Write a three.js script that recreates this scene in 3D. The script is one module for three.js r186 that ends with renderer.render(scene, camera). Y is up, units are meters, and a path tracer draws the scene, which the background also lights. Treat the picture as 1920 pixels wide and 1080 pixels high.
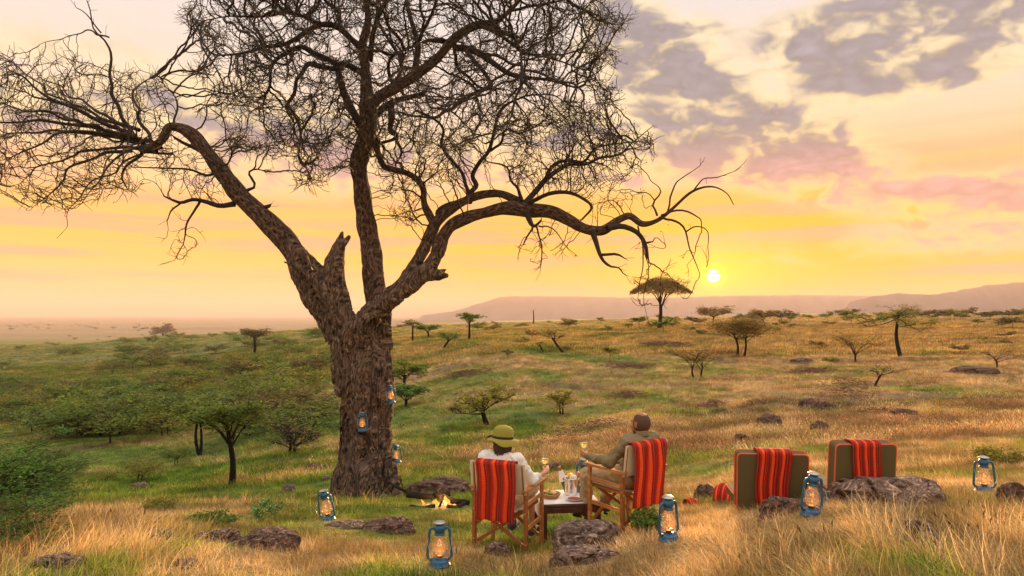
import * as THREE from 'three';
import { mergeGeometries, mergeVertices } from 'three/addons/utils/BufferGeometryUtils.js';

const scene = new THREE.Scene();
// ---------------------------------------------------------------- camera
const EYE = 2.25, F = 1272, PITCH = Math.atan(46 / F);
const camera = new THREE.PerspectiveCamera(2 * Math.atan(540 / F) * 180 / Math.PI, 16 / 9, 0.1, 20000);
camera.position.set(0, EYE, 0);
camera.rotation.x = PITCH;
camera.updateMatrixWorld();
const renderer = new THREE.WebGLRenderer({ antialias: true });
renderer.setSize(1920, 1080);
renderer.toneMapping = THREE.LinearToneMapping;
renderer.toneMappingExposure = 3.25;
renderer.shadowMap.enabled = true;
const SUN_AZ = Math.atan((1338 - 960) / F), SUN_EL = 2.95 * Math.PI / 180;
const sun = new THREE.DirectionalLight(new THREE.Color(1, 0.56, 0.22), 5);
const sunDir = new THREE.Vector3(Math.sin(SUN_AZ) * Math.cos(SUN_EL), Math.sin(SUN_EL), -Math.cos(SUN_AZ) * Math.cos(SUN_EL));
sun.name = 'sun';
sun.position.copy(sunDir).multiplyScalar(200);
sun.castShadow = true;
sun.shadow.radius = 8;
sun.shadow.mapSize.set(4096, 4096);
Object.assign(sun.shadow.camera, { left: -80, right: 80, top: 40, bottom: -40, near: 1, far: 500 });
scene.add(sun, sun.target);
scene.environmentIntensity = 1;
scene.fog = new THREE.FogExp2(new THREE.Color(1.0, 0.80, 0.75), 1.7e-4);

// ---------------------------------------------------------------- helpers
const V = (x, y, z) => new THREE.Vector3(x, y, z);
const C = (r, g, b) => new THREE.Color().setRGB(r, g, b);
const s2l = (c) => c.map((v) => { v /= 255; return v <= 0.04045 ? v / 12.92 : Math.pow((v + 0.055) / 1.055, 2.4); });
const clamp = (x, a = 0, b = 1) => Math.min(b, Math.max(a, x));
const lerp = (a, b, t) => a + (b - a) * t;
const smooth = (a, b, x) => { const t = clamp((x - a) / (b - a)); return t * t * (3 - 2 * t); };
function rng(seed) { let s = seed >>> 0; return () => { s = (s + 0x6d2b79f5) | 0; let t = Math.imul(s ^ (s >>> 15), 1 | s); t = (t + Math.imul(t ^ (t >>> 7), 61 | t)) ^ t; return ((t ^ (t >>> 14)) >>> 0) / 4294967296; }; }
const PERM = new Uint8Array(512);
{ const r = rng(77), p = [...Array(256).keys()]; for (let i = 255; i > 0; i--) { const j = Math.floor(r() * (i + 1)); [p[i], p[j]] = [p[j], p[i]]; } for (let i = 0; i < 512; i++) PERM[i] = p[i & 255]; }
const fade = (t) => t * t * t * (t * (t * 6 - 15) + 10);
const grad = (h, x, y, z) => { h &= 15; const u = h < 8 ? x : y, v = h < 4 ? y : h === 12 || h === 14 ? x : z; return ((h & 1) ? -u : u) + ((h & 2) ? -v : v); };
function noise(x, y, z = 0) {
  const X0 = Math.floor(x), Y0 = Math.floor(y), Z0 = Math.floor(z), X = X0 & 255, Y = Y0 & 255, Z = Z0 & 255;
  x -= X0; y -= Y0; z -= Z0;
  const u = fade(x), v = fade(y), w = fade(z), A = PERM[X] + Y, AA = PERM[A] + Z, AB = PERM[A + 1] + Z, B = PERM[X + 1] + Y, BA = PERM[B] + Z, BB = PERM[B + 1] + Z;
  const l = (t, a, b) => a + t * (b - a);
  return l(w, l(v, l(u, grad(PERM[AA], x, y, z), grad(PERM[BA], x - 1, y, z)), l(u, grad(PERM[AB], x, y - 1, z), grad(PERM[BB], x - 1, y - 1, z))),
    l(v, l(u, grad(PERM[AA + 1], x, y, z - 1), grad(PERM[BA + 1], x - 1, y, z - 1)), l(u, grad(PERM[AB + 1], x, y - 1, z - 1), grad(PERM[BB + 1], x - 1, y - 1, z - 1))));
}
function fbm(x, y, z = 0, oct = 4) { let s = 0, a = 0.5; for (let i = 0; i < oct; i++) { s += a * noise(x, y, z); x = x * 2.03 + 17.1; y = y * 2.03 + 5.7; z = z * 2.03 + 9.2; a *= 0.5; } return s; }
// a direction seen through the lens, and a place so many metres away along it
function at(px, py, d) {
  const x = (px - 960) / F, y = -(py - 540) / F, c = Math.cos(PITCH), s = Math.sin(PITCH), yy = y * c + s, zz = c - y * s;
  return V(x / zz * d, EYE + yy / zz * d, -d);
}
const used = {};
function numbered(n) { used[n] = (used[n] ?? -1) + 1; return used[n] ? n + '_' + String(used[n]).padStart(3, '0') : n; }
function tag(o, label, category, group, kind) {
  if (label) o.userData.label = label; if (category) o.userData.category = category;
  if (group) o.userData.group = group; if (kind) o.userData.kind = kind; return o;
}
function thing(name, label, category, pos, turn = 0, group) {
  const o = new THREE.Group(); o.name = numbered(name); o.position.copy(pos); o.rotation.y = turn; scene.add(o);
  return tag(o, label, category, group);
}
function part(name, geo, mat, parent, label) {
  if (Array.isArray(geo)) geo = merge(geo);
  const m = new THREE.Mesh(geo, mat); m.name = name; m.castShadow = m.receiveShadow = true; parent.add(m);
  if (label) m.userData.label = label; return m;
}
function copyOf(src, pos, turn, label, group) {
  const o = src.clone(); o.name = numbered(src.name.replace(/_\d+$/, '')); scene.add(o); o.position.copy(pos); o.rotation.set(0, turn, 0);
  o.userData = { ...src.userData }; if (label) o.userData.label = label; if (group) o.userData.group = group; return o;
}
function merge(list) {
  const keep = list.every((g) => g.attributes.color) ? ['position', 'normal', 'uv', 'color'] : ['position', 'normal', 'uv'];
  return mergeGeometries(list.map((g) => {
    g = g.index ? g.toNonIndexed() : g.clone();
    if (!g.attributes.normal) g.computeVertexNormals();
    if (!g.attributes.uv) g.setAttribute('uv', new THREE.BufferAttribute(new Float32Array(g.attributes.position.count * 2), 2));
    for (const k of Object.keys(g.attributes)) if (!keep.includes(k)) g.deleteAttribute(k);
    return g;
  }));
}
function geom(pos, idx, extra = {}) {
  const g = new THREE.BufferGeometry(); g.setAttribute('position', new THREE.Float32BufferAttribute(pos, 3)); if (idx) g.setIndex(idx);
  for (const [k, [a, n]] of Object.entries(extra)) g.setAttribute(k, new THREE.Float32BufferAttribute(a, n));
  g.computeVertexNormals(); return g;
}
const std = (color, roughness = 0.9, o = {}) => new THREE.MeshStandardMaterial({ color: Array.isArray(color) ? C(...color) : color, roughness, ...o });
const phys = (color, roughness = 0.9, o = {}) => new THREE.MeshPhysicalMaterial({ color: Array.isArray(color) ? C(...color) : color, roughness, ...o });
function tex(w, h, f, srgb = true) {
  const d = new Uint8Array(w * h * 4);
  for (let y = 0; y < h; y++) for (let x = 0; x < w; x++) { const c = f(x / w, y / h, x, y), i = (y * w + x) * 4; for (let k = 0; k < 3; k++) d[i + k] = clamp(Math.round((Array.isArray(c) ? c[k] : c) * 255), 0, 255); d[i + 3] = 255; }
  const t = new THREE.DataTexture(d, w, h); t.wrapS = t.wrapT = THREE.RepeatWrapping; t.magFilter = THREE.LinearFilter; if (srgb) t.colorSpace = THREE.SRGBColorSpace; t.needsUpdate = true; return t;
}
// tileable noise on a texture of so many cells
const tnoise = (u, v, n, m = n, z = 0) => { const a = u * 2 * Math.PI, b = v * 2 * Math.PI, k = n / 6.283, l = m / 6.283; return noise(Math.cos(a) * k + 40 + z, Math.sin(a) * k + Math.cos(b) * l * 1.3 + 20, Math.sin(b) * l + 60 - z); };
// a tube along points with its own radius at each; rough(t, angle) swells it
function tube(pts, rad, sides = 12, { rough = null, cap = true, uvScale = 1, color = null } = {}) {
  const P = [], N = [], U = [], I = [], K = []; let up = V(0, 0, 1), len = 0;
  const T = pts.map((p, i) => (pts[Math.min(i + 1, pts.length - 1)].clone().sub(pts[Math.max(i - 1, 0)])).normalize());
  let n = V(0, 0, 1).cross(T[0]); if (n.length() < 0.1) n = V(1, 0, 0).cross(T[0]); n.normalize();
  for (let i = 0; i < pts.length; i++) {
    if (i) len += pts[i].distanceTo(pts[i - 1]);
    n.addScaledVector(T[i], -n.dot(T[i])).normalize(); const b = T[i].clone().cross(n), r = typeof rad === 'number' ? rad : rad[i];
    for (let s = 0; s <= sides; s++) {
      const a = s / sides * 2 * Math.PI, rr = r * (rough ? rough(len, a, r) : 1), x = Math.cos(a), y = Math.sin(a);
      P.push(pts[i].x + (n.x * x + b.x * y) * rr, pts[i].y + (n.y * x + b.y * y) * rr, pts[i].z + (n.z * x + b.z * y) * rr);
      N.push(n.x * x + b.x * y, n.y * x + b.y * y, n.z * x + b.z * y); U.push(s / sides * Math.max(1, Math.round(r * 6.28 * uvScale)), len * uvScale);
      if (i < pts.length - 1 && s < sides) { const q = i * (sides + 1) + s; I.push(q, q + 1, q + sides + 1, q + 1, q + sides + 2, q + sides + 1); }
    }
  }
  if (cap) for (const [e, sgn] of [[0, -1], [pts.length - 1, 1]]) {
    const c = P.length / 3; P.push(pts[e].x, pts[e].y, pts[e].z); N.push(T[e].x * sgn, T[e].y * sgn, T[e].z * sgn); U.push(0.5, 0.5);
    for (let s = 0; s < sides; s++) { const q = e * (sides + 1) + s; sgn > 0 ? I.push(q, q + 1, c) : I.push(q + 1, q, c); }
  }
  const g = new THREE.BufferGeometry(); g.setAttribute('position', new THREE.Float32BufferAttribute(P, 3)); g.setAttribute('uv', new THREE.Float32BufferAttribute(U, 2)); g.setIndex(I);
  if (rough) { g.computeVertexNormals(); } else g.setAttribute('normal', new THREE.Float32BufferAttribute(N, 3));
  return g;
}
function spline(pts, step) { const c = new THREE.CatmullRomCurve3(pts, false, 'centripetal'); return c.getSpacedPoints(Math.max(2, Math.round(c.getLength() / step))); }
// a smooth path with a radius at each point: returns [points, radii]
function limbPath(list, step) {
  const pts = list.map((a) => a[0]), c = new THREE.CatmullRomCurve3(pts, false, 'centripetal'), n = Math.max(3, Math.round(c.getLength() / step)), P = [], R = [];
  for (let i = 0; i <= n; i++) { const t = i / n; P.push(c.getPoint(t)); const k = t * (list.length - 1), j = Math.min(list.length - 2, Math.floor(k)); R.push(lerp(list[j][1], list[j + 1][1], k - j)); }
  return [P, R];
}
// a closed surface where field(x, y, z) = 0 (negative inside), by surface nets
function nets(field, lo, hi, cell) {
  const n = [0, 1, 2].map((k) => Math.ceil((hi[k] - lo[k]) / cell) + 1), [nx, ny, nz] = n, F0 = new Float32Array(nx * ny * nz);
  for (let z = 0, i = 0; z < nz; z++) for (let y = 0; y < ny; y++) for (let x = 0; x < nx; x++, i++) F0[i] = field(lo[0] + x * cell, lo[1] + y * cell, lo[2] + z * cell);
  const id = new Int32Array(nx * ny * nz).fill(-1), P = [], I = [], off = [0, 1, nx, nx + 1, nx * ny, nx * ny + 1, nx * ny + nx, nx * ny + nx + 1];
  for (let z = 0; z < nz - 1; z++) for (let y = 0; y < ny - 1; y++) for (let x = 0; x < nx - 1; x++) {
    const i = x + y * nx + z * nx * ny; let m = 0; for (let k = 0; k < 8; k++) if (F0[i + off[k]] < 0) m |= 1 << k;
    if (m === 0 || m === 255) continue;
    let sx = 0, sy = 0, sz = 0, c = 0;
    for (let a = 0; a < 8; a++) for (const bit of [1, 2, 4]) { if (a & bit) continue; const b = a | bit, fa = F0[i + off[a]], fb = F0[i + off[b]]; if ((fa < 0) === (fb < 0)) continue; const t = fa / (fa - fb); c++; sx += (a & 1) + (bit === 1 ? t : 0); sy += ((a >> 1) & 1) + (bit === 2 ? t : 0); sz += ((a >> 2) & 1) + (bit === 4 ? t : 0); }
    id[i] = P.length / 3; P.push(lo[0] + (x + sx / c) * cell, lo[1] + (y + sy / c) * cell, lo[2] + (z + sz / c) * cell);
  }
  const S = [1, nx, nx * ny];
  for (let z = 1; z < nz - 1; z++) for (let y = 1; y < ny - 1; y++) for (let x = 1; x < nx - 1; x++) {
    const i = x + y * nx + z * nx * ny;
    for (let k = 0; k < 3; k++) {
      const a = F0[i] < 0, b = F0[i + S[k]] < 0; if (a === b) continue;
      const u = S[(k + 1) % 3], w = S[(k + 2) % 3], q = [id[i], id[i - u], id[i - u - w], id[i - w]]; if (q.some((v) => v < 0)) continue;
      a ? I.push(q[0], q[1], q[2], q[0], q[2], q[3]) : I.push(q[0], q[2], q[1], q[0], q[3], q[2]);
    }
  }
  const g = new THREE.BufferGeometry(); g.setAttribute('position', new THREE.Float32BufferAttribute(P, 3)); g.setIndex(I); g.computeVertexNormals(); return g;
}
const smin = (a, b, k) => { const h = Math.max(k - Math.abs(a - b), 0) / k; return Math.min(a, b) - h * h * k * 0.25; };
// distance to a tapered capsule between a and b (arrays)
function cap(x, y, z, a, b, ra, rb) {
  const bx = b[0] - a[0], by = b[1] - a[1], bz = b[2] - a[2], px = x - a[0], py = y - a[1], pz = z - a[2], t = clamp((px * bx + py * by + pz * bz) / (bx * bx + by * by + bz * bz + 1e-12));
  return Math.hypot(px - bx * t, py - by * t, pz - bz * t) - (ra + (rb - ra) * t);
}
function boxUV(g, s = 1) { // uv in metres from the main direction of each face
  if (g.index) g = g.toNonIndexed(); const p = g.attributes.position, n = g.attributes.normal, u = new Float32Array(p.count * 2);
  for (let i = 0; i < p.count; i++) { const ax = Math.abs(n.getX(i)), ay = Math.abs(n.getY(i)), az = Math.abs(n.getZ(i)); const [a, b] = ay > ax && ay > az ? [p.getX(i), p.getZ(i)] : ax > az ? [p.getZ(i), p.getY(i)] : [p.getX(i), p.getY(i)]; u[2 * i] = a * s; u[2 * i + 1] = b * s; }
  g.setAttribute('uv', new THREE.BufferAttribute(u, 2)); return g;
}
// ---------------------------------------------------------------- sky: a hazy sunset with torn cloud, computed over the whole dome
{
  const W = 4096, H = 2048, D = new Float32Array(W * H * 4), deg = Math.PI / 180;
  const rampAt = [0, 2, 4, 6, 8.5, 11, 14, 18, 24, 35, 55, 90];
  const ramp = [[250, 172, 122], [252, 184, 112], [253, 190, 90], [253, 196, 84], [250, 190, 110], [247, 190, 140], [243, 207, 172], [237, 213, 194], [226, 213, 206], [230, 216, 210], [236, 233, 232], [230, 234, 240]].map(s2l).map((c, i) => c.map((v) => v * (i === 9 ? 1.15 : i > 9 ? 2.0 : [1.32, 1.2, 1.08][i] ?? 1)));
  const sunA = SUN_AZ / deg, sunE = SUN_EL / deg, yellow = s2l([255, 188, 28]), gold = s2l([255, 208, 8]);
  const grey = s2l([134, 126, 136]), mauve = s2l([168, 126, 136]), pink = s2l([232, 168, 148]), rim = s2l([255, 228, 160]);
  // banks of cloud: azimuth, elevation, spreads, tilt, strength
  const pa = (px) => Math.atan((px - 960) / F) / deg, pe = (px, py) => Math.atan((586 - py) / F * Math.cos(Math.atan((px - 960) / F))) / deg;
  const bank = (px, py, sx, sy, tilt, k) => [pa(px), pe(px, py), sx, sy, Math.cos(tilt), Math.sin(tilt), k];
  const banks = [bank(1170, 60, 3.2, 2.4, -0.8, 0.85), bank(1260, 150, 4, 2.2, -0.7, 0.95), bank(1370, 225, 4.2, 1.9, -0.5, 1.1), bank(1480, 285, 4.6, 1.6, -0.25, 1.3), bank(1300, 185, 3.4, 1.8, -0.6, 0.6), bank(1420, 250, 3, 1.4, -0.4, 0.5), bank(1350, 290, 5, 1.2, -0.05, 0.8), bank(1660, 25, 4.6, 1.3, 0.1, 1.0), bank(1810, 50, 4.2, 1.8, 0.35, 1.35), bank(1700, 20, 4, 1.2, 0, 0.5), bank(1540, 110, 2.6, 1.3, -0.5, 0.85), bank(1620, 150, 2.2, 0.8, -0.3, 0.35),
    bank(1300, 55, 2.2, 0.8, 0, 0.5), bank(1790, 355, 6, 0.8, 0.02, 0.7), bank(1880, 395, 4, 1.3, 0, 0.8), bank(1750, 440, 7, 0.7, 0, 0.35), bank(1600, 480, 8, 0.5, 0, 0.25), bank(1830, 128, 4, 0.6, 0.1, 0.4), bank(30, 215, 8, 1.3, -0.03, 0.5), bank(340, 190, 8, 1.3, 0.05, 0.42), bank(560, 255, 8, 1.6, 0, 0.55), bank(120, 95, 9, 1.2, 0, 0.35), bank(800, 300, 9, 1.2, 0, 0.6), bank(1060, 240, 4, 1.6, 0, 0.6), bank(420, 340, 10, 0.8, 0, 0.4), bank(1100, 335, 8, 0.9, 0, 0.4)];
  for (let r = H / 2; r < H; r++) {
    const el = ((r + 0.5) / H - 0.5) * 180, ce = Math.cos(el * deg), se = Math.sin(el * deg);
    let k = 0; while (k < rampAt.length - 2 && el > rampAt[k + 1]) k++;
    const t0 = clamp((el - rampAt[k]) / (rampAt[k + 1] - rampAt[k])), base = ramp[k].map((v, c) => lerp(v, ramp[k + 1][c], t0));
    for (let c = 0; c < W; c++) {
      const a = ((c + 0.5) / W - 0.5) * 2 * Math.PI, x = Math.cos(a) * ce, z = Math.sin(a) * ce, az = Math.atan2(x, -z) / deg;
      let da = az - sunA; if (da > 180) da -= 360; if (da < -180) da += 360;
      const de = el - sunE; let R = base[0], G = base[1], B = base[2];
      const w1 = 0.94 * Math.exp(-(da * da) / (2 * 20 * 20) - Math.pow(de - 1.8, 2) / (2 * 4.4 * 4.4));
      R = lerp(R, yellow[0] * 1.02, w1); G = lerp(G, yellow[1], w1); B = lerp(B, yellow[2], w1);
      // thin level streaks near the horizon
      const st = fbm(az * 0.05 + 3, el * 1.1, 2.5, 4), sk = smooth(-0.08, 0.30, st) * smooth(17, 6, el) * smooth(0, 3, el) * 0.75;
      R = lerp(R, pink[0] * 1.12, sk); G = lerp(G, pink[1] * 1.02, sk); B = lerp(B, pink[2] * 0.85, sk);
      const w2 = Math.exp(-(da * da) / (2 * 5.2 * 5.2) - (de * de) / (2 * 1.7 * 1.7));
      R = lerp(R, gold[0] * 1.2, w2); G = lerp(G, gold[1] * 1.08, w2); B = lerp(B, gold[2], w2);
      // cloud
      const near = Math.abs(az) < 60;
      let cov = 0; if (near) for (const b of banks) { const u = az - b[0], v = el - b[1]; if (Math.abs(u) > 26) continue; const p = (u * b[4] + v * b[5]) / b[2], q = (-u * b[5] + v * b[4]) / b[3]; cov += b[6] * Math.exp(-0.5 * (p * p + q * q)); }
      const out = smooth(38, 60, Math.abs(az)) + smooth(27, 40, el);
      if (out > 0) cov += clamp(out) * (0.30 + 0.8 * fbm(x * 2.2 + 9, se * 6, z * 2.2, 3));
      const wx = fbm(az * 0.16, el * 0.34, 8.3, 3) * 3.0, wy = fbm(az * 0.16 + 31, el * 0.34, 4.1, 3) * 1.5;
      const cl = near ? fbm((az + wx) * 0.30 + (el - 12) * 0.12, (el + wy) * 0.62, 1.7, 6) : fbm(x * 9, se * 20, z * 9, 5), fine = near ? fbm((az + wx) * 0.95, (el + wy) * 1.7, 6.2, 4) : 0;
      const c1 = Math.min(cov, 1.1), dens = c1 * 0.98 + (cl * 1.5 + fine * 0.4) * (0.25 + 0.9 * smooth(0.05, 0.6, c1)) - 0.40, puff = near ? fbm((az + wx) * 0.55 + 40, (el + wy * 1.5) * 1.05, 3.3, 5) : cl, m = smooth(-0.40, 0.60, dens + 0.3 * puff) * 0.9;
      if (m > 0) {
        const deep = smooth(-0.15, 0.75, dens + 0.7 * puff), warm = smooth(15.5, 8, el), low = [0, 1, 2].map((i) => lerp(mauve[i], grey[i], smooth(9, 15, el)));
        const tex = 1 + 0.45 * cl + 0.4 * fine + 0.5 * puff, lit = (1 - deep) * 0.65;
        const old = [R, G, B]; R = G = B = 0; const res = old.map((v, i) => lerp(v, lerp(lerp(low[i], pink[i], warm * 0.6) * tex, rim[i], lit), m)); [R, G, B] = res;
      }
      { const e = smooth(-0.45, -0.05, dens) * (1 - m) * 0.45 * smooth(0.08, 0.5, c1); R = lerp(R, rim[0] * 1.08, e); G = lerp(G, rim[1] * 1.04, e); B = lerp(B, rim[2], e); }
      // the veiled disc, cut by one bar of cloud
      const d2 = Math.hypot(da * ce, de), bar = smooth(0.05, 0.13, Math.abs(de - 0.22 + 0.02 * da)), glow = Math.exp(-d2 * d2 / (2 * 0.42 * 0.42)) * (0.35 + 0.65 * bar), disc = smooth(0.52, 0.36, d2 + 0.1 * noise(da * 5, de * 9, 3)) * bar;
      { const halo = 0.35 * Math.exp(-d2 / 2.6); R += halo; G += halo * 0.72; } R += glow * 1.4 + disc * 5; G += glow * 1.15 + disc * 4.6; B += glow * 0.06 + disc * 3.6;
      const grain = 0.375 * (1 + 0.02 * noise(az * 6, el * 9, 5));
      const i = (r * W + c) * 4; D[i] = R * grain; D[i + 1] = G * grain; D[i + 2] = B * grain; D[i + 3] = 1;
    }
  }
  for (let i = 0; i < W * H * 2; i += 4) { D[i] = 0.22; D[i + 1] = 0.16; D[i + 2] = 0.09; D[i + 3] = 1; }
  const sky = new THREE.DataTexture(D, W, H, THREE.RGBAFormat, THREE.FloatType);
  sky.mapping = THREE.EquirectangularReflectionMapping; sky.magFilter = sky.minFilter = THREE.LinearFilter; sky.needsUpdate = true;
  scene.background = sky; scene.environment = sky;
}
// ---------------------------------------------------------------- the land: depth of the ground below the eye, by distance, for seven bearings
const LD = [0, 4, 6, 9, 13, 20, 30, 45, 65, 100, 150, 250, 400, 700, 1500, 4000, 9000].map((d) => Math.log(d + 3));
const LU = [-0.755, -0.52, -0.21, 0, 0.22, 0.42, 0.74];
const LH = [
  [1.5, 1.75, 1.9, 2.6, 3.6, 5.2, 7.2, 9, 10.5, 11.5, 12.3, 14.5, 18, 27, 40, 50, 58],
  [1.5, 1.75, 1.93, 2.55, 3.6, 5.2, 7.0, 8.6, 9.6, 10.3, 10.3, 9.4, 18, 28, 40, 50, 58],
  [1.5, 1.85, 2.1, 2.6, 3.46, 4.4, 5.4, 5.9, 5.6, 5.2, 5.2, 5.5, 10, 22, 38, 50, 58],
  [1.5, 1.85, 2.2, 2.7, 3.4, 4.2, 4.8, 4.2, 3.4, 3.3, 3.6, 4.5, 6, 10, 20, 40, 56],
  [1.5, 1.8, 1.95, 2.5, 3.2, 3.8, 4.3, 4.1, 3.6, 2.9, 2.6, 2.8, 4, 6, 12, 30, 50],
  [1.5, 1.6, 1.72, 2.2, 2.7, 3.4, 3.8, 3.9, 3.7, 3.2, 2.7, 2.0, 2.0, 2, 6, 24, 40],
  [1.5, 1.6, 1.7, 2.0, 2.5, 3.2, 3.7, 3.8, 3.6, 3.1, 2.2, 0.9, 0.2, -0.5, 4, 20, 36]];
const slopes = LH.map((h) => h.map((v, i) => { const a = Math.max(0, i - 1), b = Math.min(h.length - 1, i + 1); return (h[b] - h[a]) / (LD[b] - LD[a]); }));
function profile(k, l) {
  let i = 0; while (i < LD.length - 2 && l > LD[i + 1]) i++;
  const w = LD[i + 1] - LD[i], t = clamp((l - LD[i]) / w), t2 = t * t, t3 = t2 * t;
  return LH[k][i] * (2 * t3 - 3 * t2 + 1) + slopes[k][i] * w * (t3 - 2 * t2 + t) + LH[k][i + 1] * (3 * t2 - 2 * t3) + slopes[k][i + 1] * w * (t3 - t2);
}
function landBase(x, z) {
  const d = Math.max(0, -z), u = clamp(x / (d + 1.2), LU[0], LU[6] - 1e-6), l = Math.log(d + 3);
  let k = 0; while (k < 5 && u > LU[k + 1]) k++;
  const t = smooth(0, 1, (u - LU[k]) / (LU[k + 1] - LU[k])), t2 = lerp((u - LU[k]) / (LU[k + 1] - LU[k]), t, 0.6);
  return EYE - lerp(profile(k, l), profile(k + 1, l), t2);
}
function land(x, z) {
  const d = Math.hypot(x, z), calm = smooth(60, 8, d);
  return landBase(x, z) + 0.05 * noise(x * 1.3, z * 1.3, 4) * calm + 0.025 * noise(x * 4.1, z * 4.1, 9) * calm + 0.16 * noise(x * 0.33, z * 0.33, 2) * smooth(9, 22, d) + Math.min(1.6, d * 0.004) * noise(x * 0.02, z * 0.02, 7) * smooth(30, 140, d) * (1 - 0.6 * smooth(400, 1500, d)) + 2.4 * noise(x * 0.0024, z * 0.0024, 5) * smooth(600, 2500, d);
}
const onLand = (x, z, up = 0) => V(x, land(x, z) + up, z);
// the point of the ground seen at a pixel
function ground(px, py) {
  const a = at(px, py, 1).sub(camera.position); let lo = 3, hi = 3;
  for (let d = 3; d < 3000; d *= 1.02) { const p = a.clone().multiplyScalar(d).add(camera.position); if (p.y < land(p.x, p.z)) { hi = d; break; } lo = d; hi = d * 1.02; }
  for (let i = 0; i < 20; i++) { const m = (lo + hi) / 2, p = a.clone().multiplyScalar(m).add(camera.position); p.y < land(p.x, p.z) ? hi = m : lo = m; }
  const p = a.multiplyScalar(hi).add(camera.position); return onLand(p.x, p.z);
}
// where the land is green, and where it is bare
function greenness(x, z) {
  const d = Math.hypot(x, z), u = x / (Math.max(0, -z) + 1.2);
  let g = 0.30 + 1.1 * fbm(x * 0.12, z * 0.12, 3, 4) + 1.0 * fbm(x * 0.6, z * 0.6, 6, 3);
  g += 0.5 * smooth(5.5, 4.7, d) * smooth(-0.15, 0.2, noise(x * 0.7 + 9, z * 0.9, 17)) + 0.18 * smooth(9, 5, d) * smooth(-0.1, 0.25, noise(x * 0.9 + 5, z * 0.9, 3)) + 0.06 + 0.34 * smooth(-0.05, -0.5, u) * smooth(9, 20, d) + 0.14 * smooth(12, 22, d) * smooth(50, 30, d) - 0.30 * smooth(0.08, 0.4, u) * smooth(7, 16, d);
  return clamp(g);
}
const bareness = (x, z) => smooth(0.12, 0.34, fbm(x * 0.09 + 50, z * 0.16, 12, 4)) * smooth(14, 30, Math.hypot(x, z));
const STRAW = [0.52, 0.34, 0.13], GREEN = [0.16, 0.23, 0.03], OLIVE = [0.36, 0.31, 0.05], SOIL = [0.20, 0.12, 0.075], PLAIN = [0.44, 0.30, 0.16];
{
  const NU = 380, rows = []; for (let d = -14; d < 9000;) { rows.push(d); d += d < 4 ? 0.5 : d < 14 ? 0.1 : Math.max(0.12, d * 0.011); }
  const P = [], K = [], U = [], I = [];
  rows.forEach((d, r) => { for (let i = 0; i <= NU; i++) {
    const u = (i / NU - 0.5) * 2, uu = 1.5 * (0.75 * u + 0.25 * u * u * u), x = uu * (Math.max(d, 0) + 9), z = -d, far = Math.hypot(x, z); P.push(x, land(x, z), z); U.push(x / 3, z / 3);
    const g = greenness(x, z), b = bareness(x, z), fl = smooth(450, 1200, far) * smooth(0.1, -0.3, x / (d + 1.2));
    for (let c = 0; c < 3; c++) { let v = lerp(STRAW[c], OLIVE[c], smooth(0, 0.45, g)); v = lerp(v, GREEN[c], smooth(0.4, 0.9, g)); v = lerp(v, SOIL[c], b * 0.7); v = lerp(v, PLAIN[c] * (1 + 0.9 * fbm(x * 0.0016, z * 0.006, 3, 4)), fl * 0.85); v *= 0.85 + 0.4 * (noise(x * 2.7, z * 2.7, c * 0.1) * smooth(60, 20, far)); K.push(Math.max(0.01, v)); }
    if (r && i) { const q = r * (NU + 1) + i; I.push(q, q - 1, q - NU - 2, q, q - NU - 2, q - NU - 1); }
  } });
  const fine = tex(512, 512, (u, v) => { const n = 0.5 * tnoise(u, v, 30) + 0.5 * tnoise(u, v, 70, 90, 3) + 0.4 * tnoise(u, v, 160, 130, 7); return [0.80 + n * 0.34, 0.80 + n * 0.33, 0.80 + n * 0.30]; });
  const m = std([1, 1, 1], 1, { vertexColors: true, map: fine, bumpMap: fine, bumpScale: 0.03 });
  const g = geom(P, I, { color: [K, 3], uv: [U, 2] });
  const o = new THREE.Mesh(g, m); o.name = 'ground'; o.receiveShadow = o.castShadow = true; scene.add(o); tag(o, 'grassy savanna slope dropping to the plain', 'ground', null, 'structure');
}
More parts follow.
